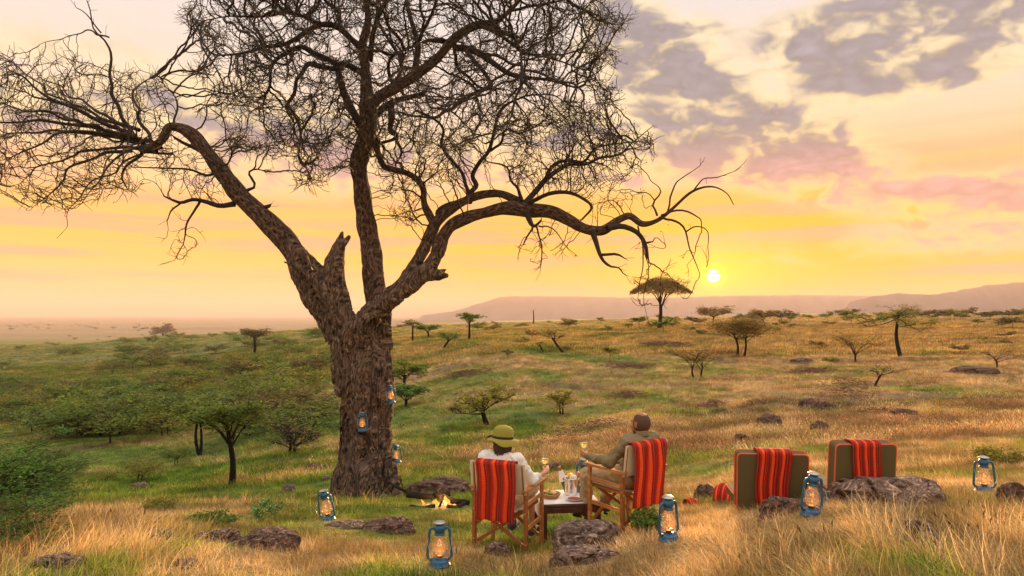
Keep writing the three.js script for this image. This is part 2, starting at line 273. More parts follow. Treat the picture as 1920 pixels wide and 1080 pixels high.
// far table mountain and the darker ridge on the right
function ridge(name, label, prof, dist, depth, color, rough) {
  const n = 420, m = 14, P = [], I = [], K = [], a0 = prof[0][0], a1 = prof[prof.length - 1][0];
  for (let j = 0; j <= m; j++) for (let i = 0; i <= n; i++) {
    const px = lerp(a0, a1, i / n); let k = 0; while (k < prof.length - 2 && px > prof[k + 1][0]) k++;
    const t = clamp((px - prof[k][0]) / (prof[k + 1][0] - prof[k][0])), top = lerp(prof[k][1], prof[k + 1][1], smooth(0, 1, t) * 0.4 + t * 0.6);
    const q = j / m, d = dist + depth * q, face = smooth(0, 0.42, q) * 0.75 + smooth(0.3, 0.55, q) * 0.25, crest = q > 0.62 ? 1 - 0.25 * (q - 0.62) : 1, h = (586 - top) / F * dist, gully = noise(px * 0.035, q * 2, 4) * 0.10 + noise(px * 0.12, q * 3, 8) * 0.05;
    const x = (px - 960) / F * d * (1 - 0.06 * Math.sin(q * 3)), y = EYE - 75 + (h + 75) * clamp(face * (1 + gully * rough * Math.sin(Math.PI * clamp(q * 1.6))) , 0, 1) * crest + (q > 0.4 ? noise(px * 0.05, 3, 1) * 2.5 * rough : 0);
    P.push(x, y, -d + noise(px * 0.03, q * 2, 3) * depth * 0.1); const v = 0.85 + 0.5 * fbm(px * 0.05, q * 8, 2, 4); K.push(color[0] * v, color[1] * v, color[2] * v);
    if (i && j) { const z = j * (n + 1) + i; I.push(z, z - n - 2, z - 1, z, z - n - 1, z - n - 2); }
  }
  const o = new THREE.Mesh(geom(P, I, { color: [K, 3] }), std([1, 1, 1], 1, { vertexColors: true, side: THREE.DoubleSide })); o.name = name; o.castShadow = o.receiveShadow = true; scene.add(o); tag(o, label, 'hill', null, 'structure');
}
ridge('hills', 'long flat-topped hazy table mountain below the sun', [[780, 592], [840, 584], [900, 566], [940, 553], [1010, 552], [1100, 553], [1180, 555], [1260, 556], [1340, 553], [1420, 551], [1530, 550], [1640, 551], [1800, 552], [2000, 553], [2600, 556], [3200, 560], [3800, 592]], 4300, 700, [0.33, 0.22, 0.16], 1);
ridge('hills_001', 'dark bluish ridge rising on the right horizon', [[1560, 592], [1600, 582], [1640, 562], [1690, 549], [1740, 545], [1790, 548], [1830, 543], [1870, 535], [1920, 527], [2000, 520], [2150, 516], [2300, 520], [2600, 532], [2950, 548], [3300, 592]], 2700, 600, [0.16, 0.12, 0.11], 1.3);
// ---------------------------------------------------------------- the great bare tree
const TREE_D = 12.8, PXM = TREE_D / F;
const barkTex = tex(512, 512, (u, v) => { const n = tnoise(u, v, 26, 9, 1) + 0.6 * tnoise(u, v, 60, 26, 4), q = 1 - Math.abs(tnoise(u, v, 34, 8, 8)) * 2.2, f = 0.5 + 0.35 * n - 0.25 * smooth(0.6, 1, q); const w = smooth(0.1, 0.4, tnoise(u, v, 12, 10, 2)); return [f * lerp(0.60, 0.70, w), f * lerp(0.495, 0.62, w), f * lerp(0.435, 0.56, w)]; });
const barkBump = tex(512, 512, (u, v) => 0.5 + 0.4 * (tnoise(u, v, 26, 9, 1) + 0.6 * tnoise(u, v, 60, 26, 4)) - 0.3 * smooth(0.6, 1, 1 - Math.abs(tnoise(u, v, 34, 8, 8)) * 2.2), false);
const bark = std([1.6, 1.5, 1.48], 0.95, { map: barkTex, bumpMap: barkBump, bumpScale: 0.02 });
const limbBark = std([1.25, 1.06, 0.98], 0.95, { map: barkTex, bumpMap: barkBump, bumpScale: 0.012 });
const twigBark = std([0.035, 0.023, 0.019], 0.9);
{
  const tree = thing('bare_tree', 'huge bare-branched tree with a furrowed trunk beside the campfire', 'tree', ground(688, 930));
  const base = tree.position.clone();
  const T = (px, py, dz = 0) => at(px, py, TREE_D + dz).sub(base);
  // trunk with the roots of its limbs, one continuous body
  const chains = [
    [[690, 950, 0, 60], [686, 915, 0, 50], [683, 850, 0, 43], [681, 760, 0, 41], [677, 690, 0, 43], [668, 640, 0, 40]],
    [[655, 720, -0.1, 28], [644, 640, -0.05, 27], [620, 597, -0.05, 24], [588, 557, 0, 22], [566, 515, 0, 20], [556, 478, 0, 20], [530, 445, 0, 20], [500, 414, 0, 17]],
    [[706, 840, 0.1, 28], [712, 730, 0.15, 23], [715, 650, 0.25, 20], [712, 590, 0.3, 21], [702, 540, 0.3, 20], [696, 470, 0.3, 19], [690, 430, 0.3, 17]],
    [[657, 640, -0.15, 26], [637, 578, -0.2, 23], [625, 530, -0.2, 21], [627, 492, -0.2, 18], [635, 465, -0.2, 12], [642, 436, -0.2, 3.5]],
    [[634, 470, -0.2, 8], [655, 444, -0.2, 4]], [[626, 476, -0.22, 6], [633, 448, -0.24, 2]],
    [[612, 528, -0.22, 14], [592, 497, -0.22, 8], [573, 467, -0.24, 1.2]],
    [[640, 600, -0.3, 15], [602, 538, -0.32, 13], [574, 506, -0.32, 8], [530, 490, -0.33, 1.2]],
    [[614, 585, -0.1, 9], [566, 569, -0.12, 1]],
    [[664, 628, -0.28, 24], [696, 588, -0.35, 20], [735, 556, -0.35, 19], [770, 532, -0.3, 18], [800, 508, -0.3, 15], [820, 476, -0.25, 12], [829, 448, -0.2, 11]],
    [[796, 512, -0.3, 17], [822, 516, -0.31, 10], [838, 517, -0.32, 4]], [[815, 512, -0.3, 7], [836, 506, -0.36, 2]],
    [[750, 538, -0.25, 14], [776, 502, -0.15, 12], [796, 464, -0.1, 11.5], [812, 428, -0.05, 11.5]],
    [[648, 890, -0.1, 22], [634, 950, -0.15, 16]], [[718, 870, 0, 20], [732, 915, -0.05, 14], [748, 950, -0.1, 9]], [[690, 880, -0.35, 24], [694, 952, -0.5, 22]], [[662, 880, -0.25, 22], [655, 952, -0.42, 18]], [[728, 870, -0.2, 16], [735, 905, -0.3, 12], [752, 945, -0.45, 9]],
    [[671, 842, -0.42, 8], [672, 700, -0.42, 10], [662, 650, -0.4, 8]], [[703, 930, -0.42, 12], [698, 800, -0.4, 7], [703, 720, -0.3, 8]],
  ].map((c) => c.map(([x, y, z, r]) => { const p = T(x, y, z); return [[p.x, p.y, p.z], r * PXM * (TREE_D + z) / TREE_D]; }));
  const segs = []; chains.forEach((c) => { for (let i = 0; i + 1 < c.length; i++) { const [a, ra] = c[i], [b, rb] = c[i + 1], r = Math.max(ra, rb) + 0.3; segs.push({ a, b, ra, rb, lo: [0, 1, 2].map((k) => Math.min(a[k], b[k]) - r), hi: [0, 1, 2].map((k) => Math.max(a[k], b[k]) + r) }); } });
  const cleft = [T(699, 700, -0.55), T(702, 640, -0.5), T(700, 604, -0.45)].map((p) => [p.x, p.y, p.z]);
  const field = (x, y, z) => {
    const blend = lerp(0.02, 0.10, smooth(3.5, 2.6, y)); let d = 9; for (const s of segs) { if (x < s.lo[0] || x > s.hi[0] || y < s.lo[1] || y > s.hi[1] || z < s.lo[2] || z > s.hi[2]) continue; d = smin(d, cap(x, y, z, s.a, s.b, s.ra, s.rb), blend); }
    if (d > 0.14) return d;
    for (let i = 0; i < 2; i++) d = Math.max(d, -cap(x, y, z, cleft[i], cleft[i + 1], [0.12, 0.17][i], [0.17, 0.10][i]));
    const w = 0.35 * noise(x * 1.6, y * 0.9, z * 1.6), ax = x + w, az = z + w, thick = smooth(4.6, 2.2, y), k = lerp(11, 6.5, thick);
    const r1 = 1 - Math.abs(noise(ax * k, y * 0.62, az * k + 3)) * 2, r2 = 1 - Math.abs(noise(ax * k * 2.3 + 9, y * 1.7, az * k * 2.3)) * 2, lump = noise(x * 2.4, y * 1.7, z * 2.4);
    return d + lerp(0.014, 0.078, thick) * (smooth(0.3, 1, r1) - 0.3) + lerp(0.008, 0.028, thick) * (smooth(0.2, 1, r2) - 0.4) - 0.03 * lump * thick;
  };
  const g = nets(field, [-2.1, -0.35, -0.95], [1.75, 5.3, 1.05], 0.024);
  { // uv: round the trunk and up it
    const p = g.attributes.position, u = new Float32Array(p.count * 2); for (let i = 0; i < p.count; i++) { u[2 * i] = (p.getX(i) + p.getZ(i) * 0.8) * 1.1; u[2 * i + 1] = p.getY(i) * 1.1; } g.setAttribute('uv', new THREE.BufferAttribute(u, 2));
  }
  part('trunk', g, bark, tree);
  // traced limbs: [px, py, dz, radius in photo px]
  const L = [
    ['limb', [[556, 478, 0, 18.5], [530, 445, 0, 18.5], [490, 405, 0.05, 17.5], [455, 372, 0.1, 16], [430, 342, 0.1, 16.5], [405, 308, 0.1, 15], [385, 280, 0.1, 14], [362, 254, 0.1, 12], [338, 240, 0.1, 9], [318, 238, 0.05, 8], [310, 252, 0, 8.5], [300, 266, 0, 7.5], [280, 276, -0.1, 6.5], [262, 282, -0.2, 5]]],
    ['limb', [[702, 540, 0.3, 19], [696, 470, 0.3, 18.5], [684, 400, 0.3, 16.5], [676, 340, 0.3, 16], [672, 305, 0.3, 17], [684, 268, 0.3, 18], [690, 235, 0.3, 17], [690, 205, 0.3, 16], [688, 175, 0.3, 12], [685, 130, 0.35, 10], [680, 85, 0.4, 9], [690, 40, 0.5, 7], [684, -20, 0.6, 5], [690, -90, 0.7, 3]]],
    ['limb', [[820, 476, -0.25, 12], [829, 448, -0.2, 11], [845, 425, -0.2, 11], [870, 411, -0.2, 11], [905, 400, -0.2, 11], [945, 391, -0.25, 12], [990, 394, -0.3, 12.5], [1035, 398, -0.35, 11.5], [1065, 412, -0.4, 11], [1095, 428, -0.4, 10], [1130, 432, -0.45, 8.5], [1160, 412, -0.5, 6.5], [1180, 405, -0.5, 6], [1205, 420, -0.5, 5], [1235, 412, -0.55, 3.8], [1260, 392, -0.6, 3], [1300, 358, -0.7, 2], [1335, 350, -0.7, 1.4], [1362, 362, -0.7, 0.9], [1376, 384, -0.7, 0.6]]],
    ['limb', [[800, 454, -0.1, 11.5], [814, 422, -0.05, 11.5], [836, 399, 0, 9.5], [870, 377, 0.05, 8.5], [905, 365, 0.1, 8], [938, 364, 0.1, 7], [968, 375, 0.05, 7.5], [992, 389, -0.1, 7]]],
    ['limb', [[816, 424, 0.05, 9], [806, 404, 0.1, 7], [795, 380, 0.1, 6.4], [794, 355, 0.15, 6], [782, 336, 0.2, 6], [762, 324, 0.2, 5.6], [738, 318, 0.25, 5.5], [720, 312, 0.25, 5.2], [710, 290, 0.3, 6], [703, 262, 0.3, 8]]],
    ['limb', [[690, 205, 0.3, 11], [712, 182, 0.25, 10.5], [740, 166, 0.2, 10], [772, 147, 0.1, 10], [800, 126, 0.1, 9], [825, 104, 0.1, 8.5], [846, 78, 0.1, 9], [870, 58, 0.1, 8], [900, 46, 0.05, 7], [930, 40, 0, 5], [958, 18, -0.1, 4.2], [985, -12, -0.2, 3.4], [1030, -50, -0.3, 2]]],
  ];
  const L2 = [ // thinner branches, traced too
    [[776, 144, 0.1, 7], [780, 118, 0.2, 6.5], [784, 88, 0.3, 6], [776, 55, 0.4, 5], [766, 20, 0.5, 4], [758, -30, 0.6, 3]], [[786, 76, 0.3, 4], [800, 45, 0.2, 3.4], [815, 10, 0.1, 3], [822, -40, 0, 2]],
    [[832, 78, 0.1, 5], [812, 76, 0.2, 4], [794, 78, 0.3, 3.4]], [[740, 166, 0.2, 4], [728, 130, 0, 3.4], [735, 105, -0.2, 3], [775, 86, -0.3, 2.6]],
    [[852, 90, 0.1, 7.5], [880, 92, 0, 7], [905, 104, -0.1, 6], [930, 122, -0.2, 5], [955, 138, -0.3, 4.5], [985, 145, -0.4, 3.6], [1030, 150, -0.5, 2.6], [1080, 165, -0.6, 1.6]],
    [[872, 92, 0, 4.5], [892, 120, -0.2, 4], [908, 140, -0.3, 3.6], [918, 166, -0.4, 3.4], [900, 172, -0.4, 3], [890, 178, -0.45, 3]], [[852, 96, 0.1, 3.6], [862, 128, 0.3, 3.2], [880, 145, 0.4, 3], [900, 164, 0.4, 2.6], [925, 168, 0.4, 2.2]],
    [[900, 48, 0.05, 4], [935, 62, 0.3, 3.6], [960, 82, 0.4, 3.2], [985, 100, 0.5, 2.8], [1030, 110, 0.7, 2.2], [1090, 128, 0.8, 1.4]], [[958, 20, -0.1, 3], [1010, 10, -0.3, 2.6], [1060, -5, -0.5, 2]],
    [[930, 60, -0.6, 3], [960, 70, -0.9, 2.6], [975, 100, -1.1, 2.2], [980, 130, -1.2, 1.8]],
    [[678, 236, 0.3, 9], [664, 214, 0.3, 8], [652, 190, 0.35, 7.5], [642, 165, 0.4, 7], [636, 140, 0.4, 6.5], [634, 120, 0.4, 5]],
    [[636, 130, 0.4, 6], [618, 128, 0.3, 5], [598, 124, 0.2, 5.5], [578, 120, 0.2, 5], [566, 138, 0.15, 4], [556, 150, 0.1, 3.8], [552, 175, 0.1, 3.6], [540, 195, 0.1, 3.6], [548, 208, 0.05, 3.4], [558, 228, 0, 3], [564, 250, -0.05, 2.6], [560, 290, -0.1, 1.8]],
    [[634, 122, 0.4, 6], [612, 110, 0.4, 5.5], [588, 100, 0.3, 5.5], [566, 88, 0.3, 5], [545, 96, 0.25, 4.5], [520, 110, 0.2, 4], [508, 128, 0.2, 3.6], [506, 160, 0.2, 3], [498, 178, 0.2, 2.4]],
    [[545, 96, 0.2, 3.4], [548, 112, 0.1, 3], [532, 122, 0, 2.6], [516, 118, 0, 2]],
    [[684, 140, 0.35, 7], [668, 130, 0.1, 6], [652, 122, 0, 6], [640, 120, 0, 5]], [[690, 128, 0.3, 7], [676, 92, 0.2, 6], [655, 70, 0.1, 5.5], [632, 50, 0, 6], [605, 46, -0.1, 5.5], [580, 56, -0.2, 5], [556, 72, -0.3, 4.5], [530, 84, -0.4, 4], [495, 88, -0.5, 3.4], [455, 100, -0.6, 2.4], [410, 104, -0.7, 1.4]],
    [[605, 46, -0.1, 4], [575, 30, -0.3, 3.6], [540, 22, -0.5, 3], [490, 30, -0.8, 2.4], [430, 28, -1, 1.6], [385, 40, -1.1, 1]], [[640, 54, 0.1, 4.5], [630, 20, 0.3, 4], [600, -10, 0.6, 3.4], [560, -45, 0.8, 2.6]],
    [[690, 190, 0.3, 4], [720, 180, 0.7, 4], [752, 132, 1.0, 3.6], [748, 106, 1.1, 3.4], [720, 60, 1.2, 3], [708, 20, 1.3, 2.6], [715, -30, 1.4, 2]], [[694, 115, 0.35, 6], [700, 60, 0.2, 5], [715, 20, 0.1, 4.2], [742, -20, 0, 3]],
    [[692, 230, 0.3, 8], [722, 200, 0.5, 7], [745, 188, 0.6, 6], [770, 182, 0.6, 5], [795, 175, 0.6, 4.6]], [[798, 178, 0.6, 2.4], [806, 200, 0.7, 2.2], [838, 205, 0.8, 2], [870, 232, 0.9, 1.6], [905, 265, 1, 1.1]],
    [[732, 192, 0.5, 7.5], [735, 220, 0.45, 6.5], [732, 245, 0.4, 5.5], [744, 255, 0.35, 5], [736, 262, 0.3, 3], [714, 268, 0.3, 3]], [[742, 256, 0.3, 3], [752, 292, 0.2, 2.4], [744, 310, 0.2, 1.8]],
    [[880, 380, 0.05, 6.5], [882, 362, 0.1, 5.5], [893, 348, 0.15, 5], [886, 330, 0.2, 4.5], [898, 306, 0.2, 4], [916, 284, 0.2, 3.8], [926, 250, 0.3, 3.4], [936, 212, 0.3, 3], [952, 195, 0.3, 2.6], [985, 180, 0.3, 1.8]], [[916, 284, 0.25, 3], [940, 270, 0.1, 2.6], [945, 245, 0, 2.2], [975, 250, -0.2, 1.8], [1010, 235, -0.4, 1.2]],
    [[880, 366, 0.1, 3.6], [868, 330, 0.3, 3.6], [852, 305, 0.4, 3.6], [835, 285, 0.4, 3.4], [826, 265, 0.5, 3], [828, 240, 0.5, 2.6], [810, 222, 0.5, 2.4], [780, 208, 0.5, 2.4]],
    [[838, 404, 0, 6], [820, 400, 0.1, 5], [830, 388, 0.15, 4], [858, 378, 0.2, 3.4], [888, 374, 0.2, 3]],
    [[980, 386, -0.2, 6], [1005, 358, 0, 5.4], [1025, 335, 0.1, 5], [1048, 318, 0.2, 4.6], [1068, 308, 0.3, 4], [1098, 308, 0.3, 3.2], [1125, 296, 0.4, 2.8], [1160, 290, 0.4, 2.2], [1185, 268, 0.5, 1.6], [1222, 238, 0.5, 0.8]], [[1020, 340, 0.1, 4], [1040, 310, -0.1, 3.4], [1060, 302, -0.2, 3], [1095, 304, -0.3, 2.6], [1118, 280, -0.4, 2], [1150, 268, -0.5, 1.5], [1200, 262, -0.6, 0.9]],
    [[985, 384, -0.2, 4], [1030, 364, -0.5, 3.6], [1070, 362, -0.6, 3.2], [1095, 372, -0.6, 2.6], [1110, 386, -0.6, 2.2], [1090, 410, -0.5, 1.6]], [[978, 378, -0.1, 4], [974, 355, 0, 3], [955, 335, 0.1, 2.2], [948, 312, 0.2, 1.8], [915, 304, 0.2, 1.2]],
    [[988, 398, -0.3, 6], [996, 420, -0.35, 4], [1003, 424, -0.4, 3], [1013, 415, -0.4, 2]], [[1000, 424, -0.4, 2], [985, 456, -0.5, 1.2]], [[1006, 424, -0.4, 1.8], [1014, 460, -0.4, 1.4], [1012, 500, -0.4, 0.8]], [[1010, 424, -0.4, 1.6], [1040, 432, -0.5, 1.2], [1062, 462, -0.5, 0.6]],
    [[1110, 432, -0.42, 6], [1118, 455, -0.45, 4.5], [1124, 475, -0.5, 3.5], [1132, 490, -0.5, 2.6], [1146, 500, -0.55, 2], [1160, 502, -0.6, 1.4], [1168, 512, -0.6, 1]], [[1126, 478, -0.5, 2.8], [1156, 478, -0.6, 2.2], [1170, 486, -0.6, 1]],
    [[1138, 428, -0.45, 6], [1165, 424, -0.4, 5], [1192, 434, -0.4, 4.6], [1206, 450, -0.4, 4], [1212, 468, -0.4, 3.6], [1214, 482, -0.4, 2.6]], [[1209, 456, -0.4, 2], [1222, 452, -0.4, 1.6], [1226, 442, -0.4, 1]],
    [[1235, 408, -0.55, 2.2], [1262, 412, -0.6, 2], [1285, 436, -0.7, 1.7], [1296, 470, -0.75, 1.2], [1310, 505, -0.8, 0.7]], [[1285, 436, -0.7, 1.4], [1302, 424, -0.7, 1.2], [1322, 430, -0.7, 0.9], [1332, 480, -0.7, 0.6]], [[1240, 404, -0.55, 2.2], [1280, 394, -0.5, 1.8], [1312, 410, -0.5, 1.1]], [[1252, 396, -0.6, 1.8], [1266, 350, -0.5, 1.3], [1280, 334, -0.4, 1], [1312, 314, -0.4, 0.6]], [[1232, 404, -0.5, 2.2], [1226, 380, -0.4, 1.8], [1238, 362, -0.4, 1.4], [1234, 352, -0.4, 0.9]], [[1300, 358, -0.7, 1.4], [1318, 336, -0.7, 1.1], [1345, 332, -0.7, 0.9], [1378, 320, -0.7, 0.5]], [[1196, 424, -0.5, 1.6], [1206, 480, -0.6, 1.2], [1200, 530, -0.6, 0.8], [1196, 560, -0.6, 0.5]], [[1200, 440, -0.5, 1.2], [1216, 500, -0.6, 1], [1206, 560, -0.7, 0.6], [1210, 592, -0.7, 0.4]],
    [[440, 382, 0.1, 6], [412, 386, 0.1, 4.6], [385, 378, 0.1, 3.8], [362, 374, 0, 3.4], [340, 380, 0, 3], [326, 376, -0.1, 2.4], [308, 368, -0.1, 1.4]], [[340, 380, 0, 2], [322, 396, 0.1, 1.6], [312, 418, 0.1, 0.9]], [[376, 376, 0.1, 2.8], [364, 400, 0.1, 2.2], [350, 424, 0.1, 1.8], [344, 460, 0.1, 1]],
    [[448, 364, 0.05, 4.6], [466, 358, 0.05, 3.4], [478, 350, 0.05, 2.6], [470, 332, 0.05, 2.4], [464, 322, 0.05, 2], [474, 316, 0.05, 1.7], [488, 318, 0.05, 1.2]], [[482, 392, 0.05, 8], [494, 390, 0, 5], [505, 386, 0, 3.6]],
    [[400, 300, 0.1, 5], [372, 286, 0.2, 4], [345, 270, 0.3, 3.2], [330, 258, 0.3, 2.6]], [[410, 318, 0.1, 3.5], [390, 330, 0.3, 2.6], [352, 318, 0.4, 2], [300, 314, 0.5, 1.5], [245, 312, 0.6, 0.9]], [[398, 296, 0, 3], [425, 310, -0.2, 2], [436, 290, -0.2, 1.5], [428, 272, -0.2, 0.9]],
    [[362, 256, 0.1, 4], [366, 246, 0.1, 2.4], [370, 243, 0.1, 1.4]],
  ];
  // the fan of long boughs at the tip of the left limb
  const R = rng(5), fan = [];
  [[0, 115, -0.6, 2.6], [0, 168, 0.4, 2.2], [-40, 230, -0.2, 2.6], [-50, 262, 0.7, 2.4], [10, 300, -0.7, 2.4], [20, 345, 0.3, 2.2], [62, 390, -0.2, 2.2], [110, 425, 0.5, 1.6], [150, 392, -0.4, 2], [-30, 80, 1.0, 1.8], [60, 130, 1.2, 2], [30, 205, -1.3, 2.2], [100, 300, 1.3, 1.9], [-60, 190, 1.5, 2], [180, 372, 0.9, 1.6], [215, 350, -0.8, 1.5]].forEach(([x, y, z, r], i) => {
    const sx = lerp(326, 222, R()), sy = 262 + (y - 240) * 0.10 + (R() - 0.5) * 26, rise = y < 280 ? -lerp(10, 34, R()) : -lerp(18, 40, R());
    fan.push([[sx, sy, z * 0.1, r * 1.7], [lerp(sx, x, 0.28), lerp(sy, y, 0.16) + rise * 0.6, z * 0.4, r * 1.35], [lerp(sx, x, 0.58), lerp(sy, y, 0.42) + rise * 0.8, z * 0.7, r], [lerp(sx, x, 0.82), lerp(sy, y, 0.74) + rise * 0.4, z * 0.9, r * 0.6], [x, y, z, r * 0.3]]);
  });
  fan.push([[268, 268, 0, 5], [236, 228, 0, 4], [216, 190, 0, 3.4], [210, 150, 0, 3], [204, 100, 0, 2.2], [186, 60, 0, 1.6], [160, 8, 0, 1]], [[204, 70, 0, 1.8], [170, 58, 0.1, 1.5], [130, 68, 0.2, 1], [78, 82, 0.3, 0.6]], [[190, 62, 0, 1.5], [170, 40, -0.1, 1.2], [140, 22, -0.2, 0.7]], [[286, 270, 0, 4], [262, 215, 0.3, 3], [250, 170, 0.5, 2.2], [276, 150, 0.7, 1.2]], [[300, 262, 0, 3], [330, 210, 0.2, 2], [318, 172, 0.3, 1.2], [296, 150, 0.4, 0.7]], [[270, 270, 0, 4], [250, 300, 0.2, 3], [236, 330, 0.3, 2.2], [240, 356, 0.3, 1.2]]);
  // nodes of the branch graph
  const NX = [], NY = [], NZ = [], NP = [], NR = [];
  const addNode = (p, parent, r = 0) => { NX.push(p.x); NY.push(p.y); NZ.push(p.z); NP.push(parent); NR.push(r); return NX.length - 1; };
  const wob = (p, i, s) => V(p.x + noise(p.x * 2.2, p.y * 2.2, i * 3.1) * s, p.y + noise(p.y * 2.2, p.z * 2.2, i * 3.1 + 50) * s, p.z + noise(p.z * 2.2, p.x * 2.2, i * 3.1 + 90) * s);
  const pathOf = (c, step) => limbPath(c.map(([x, y, z, r]) => [T(x, y, z * 1.5), r * PXM]), step);
  const thick = L.map(([name, c]) => [name, limbPath(c.map(([x, y, z, r]) => [T(x, y, z), r * PXM]), 0.045)]);
  for (const [name, [P, Rr]] of thick) {
    const seed = P[0].x * 7;
    const g = tube(P, Rr, 18, { uvScale: 1.1, rough: (l, a, r) => 1 + 0.18 * noise(l * 2.6, seed, 7) + 0.12 * noise(Math.cos(a) * 1.6 + seed, Math.sin(a) * 1.6, l * 2.2) + 0.14 * noise(Math.cos(a) * 4 + seed, Math.sin(a) * 4, l * (r > 0.08 ? 1.6 : 4)) + 0.12 * noise(seed, l * 1.3, 4) + 0.06 * noise(Math.cos(a) * 8, Math.sin(a) * 8 + seed, l * 9) });
    part(name, g, limbBark, tree);
    let last = -1; P.forEach((p, i) => { if (i % 3 === 0) { last = addNode(p, last, 0.02); } });
  }
  const thickEnd = NX.length;
  [...L2, ...fan].forEach((c, k) => { const [P, Rr] = pathOf(c, 0.09), isFan = k >= L2.length; let last = -1; P.forEach((p, i) => { const q = i && c[0][3] < 6 && i > 1 ? wob(p, k, isFan ? 0.16 : 0.06) : p; last = addNode(q, last, Math.max(0.004, Rr[i])); }); });
  const own = NR.slice();
  // fill the crown: shoots grow towards points spread through its volume
  const inside = (poly, x, y) => { const q = x; x += 46 * noise(x * 0.016, y * 0.016, 31) + 22 * noise(x * 0.05, y * 0.05, 32); y += 46 * noise(q * 0.016, y * 0.016, 41) + 22 * noise(q * 0.05, y * 0.05, 42); let c = false; for (let i = 0, j = poly.length - 1; i < poly.length; j = i++) if ((poly[i][1] > y) !== (poly[j][1] > y) && x < (poly[j][0] - poly[i][0]) * (y - poly[i][1]) / (poly[j][1] - poly[i][1]) + poly[i][0]) c = !c; return c; };
  const blobs = [
    [[[340, 60], [358, 110], [385, 160], [392, 205], [430, 255], [490, 290], [545, 310], [590, 345], [640, 352], [668, 330], [680, 250], [700, 220], [720, 290], [790, 270], [840, 300], [905, 235], [935, 300], [1000, 270], [1060, 290], [1135, 285], [1220, 262], [1150, 225], [1130, 190], [1140, 110], [1150, 40], [1120, -60], [1020, -150], [850, -220], [640, -220], [480, -160], [380, -60], [345, 0]], 20500, 2.9, 0],
    [[[940, 300], [1060, 240], [1130, 220], [1225, 250], [1205, 320], [1120, 350], [1020, 350], [950, 340]], 1500, 1.2, 1],
    [[[700, 280], [860, 250], [900, 330], [860, 370], [820, 330], [790, 300], [770, 420], [715, 420]], 950, 1.3, 0],
    [[[-80, 110], [100, 100], [200, 130], [290, 150], [330, 200], [330, 330], [250, 350], [170, 390], [60, 380], [-80, 350]], 2400, 1.7, 0],
    [[[250, 280], [420, 270], [430, 340], [380, 370], [300, 340], [240, 340]], 220, 1.0, 0], [[[310, 400], [370, 400], [385, 470], [320, 490]], 40, 0.4, 0],
    [[[960, 430], [1060, 430], [1070, 500], [960, 500]], 45, 0.4, 0], [[[1080, 340], [1190, 340], [1240, 390], [1160, 400], [1100, 390]], 90, 0.6, 0], [[[1190, 450], [1300, 450], [1340, 560], [1200, 590]], 28, 0.5, 0]];
  const AX = [], AY = [], AZ = [];
  for (const [poly, n, deep] of blobs) { const xs = poly.map((p) => p[0]), ys = poly.map((p) => p[1]), x0 = Math.min(...xs), x1 = Math.max(...xs), y0 = Math.min(...ys), y1 = Math.max(...ys); let k = 0, tries = 0; while (k < n && tries++ < n * 30) { const x = lerp(x0, x1, R()), y = lerp(y0, y1, R()); if (!inside(poly, x, y)) continue; if (noise(x * 0.02, y * 0.02, 3) + 0.5 * noise(x * 0.05, y * 0.05, 9) < -0.14 + 0.2 * (R() - 0.5) && R() < 0.85) continue; const z = (R() + R() - 1) * deep, p = T(x, y, z); AX.push(p.x); AY.push(p.y); AZ.push(p.z); k++; } }
  const INF = 1.5, KILL = 0.115, STEP = 0.08, cell = 0.5, grid = new Map(), key = (x, y, z) => (Math.floor(x / cell) + 200) * 160000 + (Math.floor(y / cell) + 200) * 400 + Math.floor(z / cell) + 200;
  for (let i = 0; i < AX.length; i++) { const k = key(AX[i], AY[i], AZ[i]); if (!grid.has(k)) grid.set(k, []); grid.get(k).push(i); }
  const near = new Int32Array(AX.length).fill(-1), nd = new Float32Array(AX.length).fill(INF), dead = new Uint8Array(AX.length);
  const look = (n, reach) => { const x = NX[n], y = NY[n], z = NZ[n], m = Math.ceil(reach / cell); for (let a = -m; a <= m; a++) for (let b = -m; b <= m; b++) for (let c = -m; c <= m; c++) { const list = grid.get(key(x + a * cell, y + b * cell, z + c * cell)); if (!list) continue; for (const i of list) { if (dead[i]) continue; const d = Math.hypot(AX[i] - x, AY[i] - y, AZ[i] - z); if (d < KILL) { dead[i] = 1; continue; } if (d < nd[i]) { nd[i] = d; near[i] = n; } } } };
  for (let i = 0; i < NX.length; i++) look(i, INF);
  for (let it = 0; it < 130; it++) {
    const pull = new Map();
    for (let i = 0; i < AX.length; i++) { if (dead[i] || near[i] < 0) continue; const n = near[i]; let v = pull.get(n); if (!v) pull.set(n, v = [0, 0, 0]); const d = nd[i] || 1; v[0] += (AX[i] - NX[n]) / d; v[1] += (AY[i] - NY[n]) / d; v[2] += (AZ[i] - NZ[n]) / d; }
    if (!pull.size) break; const from = NX.length;
    for (const [n, v] of pull) {
      const l = Math.hypot(...v) || 1, p = NP[n], dir = p >= 0 ? [NX[n] - NX[p], NY[n] - NY[p], NZ[n] - NZ[p]] : [0, 0, 0], dl = Math.hypot(...dir) || 1, keep = 0.65;
      let dx = v[0] / l + keep * dir[0] / dl + (R() - 0.5) * 1.15, dy = v[1] / l + keep * dir[1] / dl + (R() - 0.5) * 1.15 + 0.02, dz = v[2] / l + keep * dir[2] / dl + (R() - 0.5) * 0.9; const k = STEP / Math.hypot(dx, dy, dz);
      addNode(V(NX[n] + dx * k, NY[n] + dy * k, NZ[n] + dz * k), n, 0); own.push(0);
    }
    for (let i = from; i < NX.length; i++) look(i, 0.75);
    if (NX.length > 140000) break;
  }
  // twiglets at and near the tips
  const kids = new Int32Array(NX.length); for (let i = 0; i < NX.length; i++) if (NP[i] >= 0) kids[NP[i]]++;
  const grown = NX.length, tips = [];
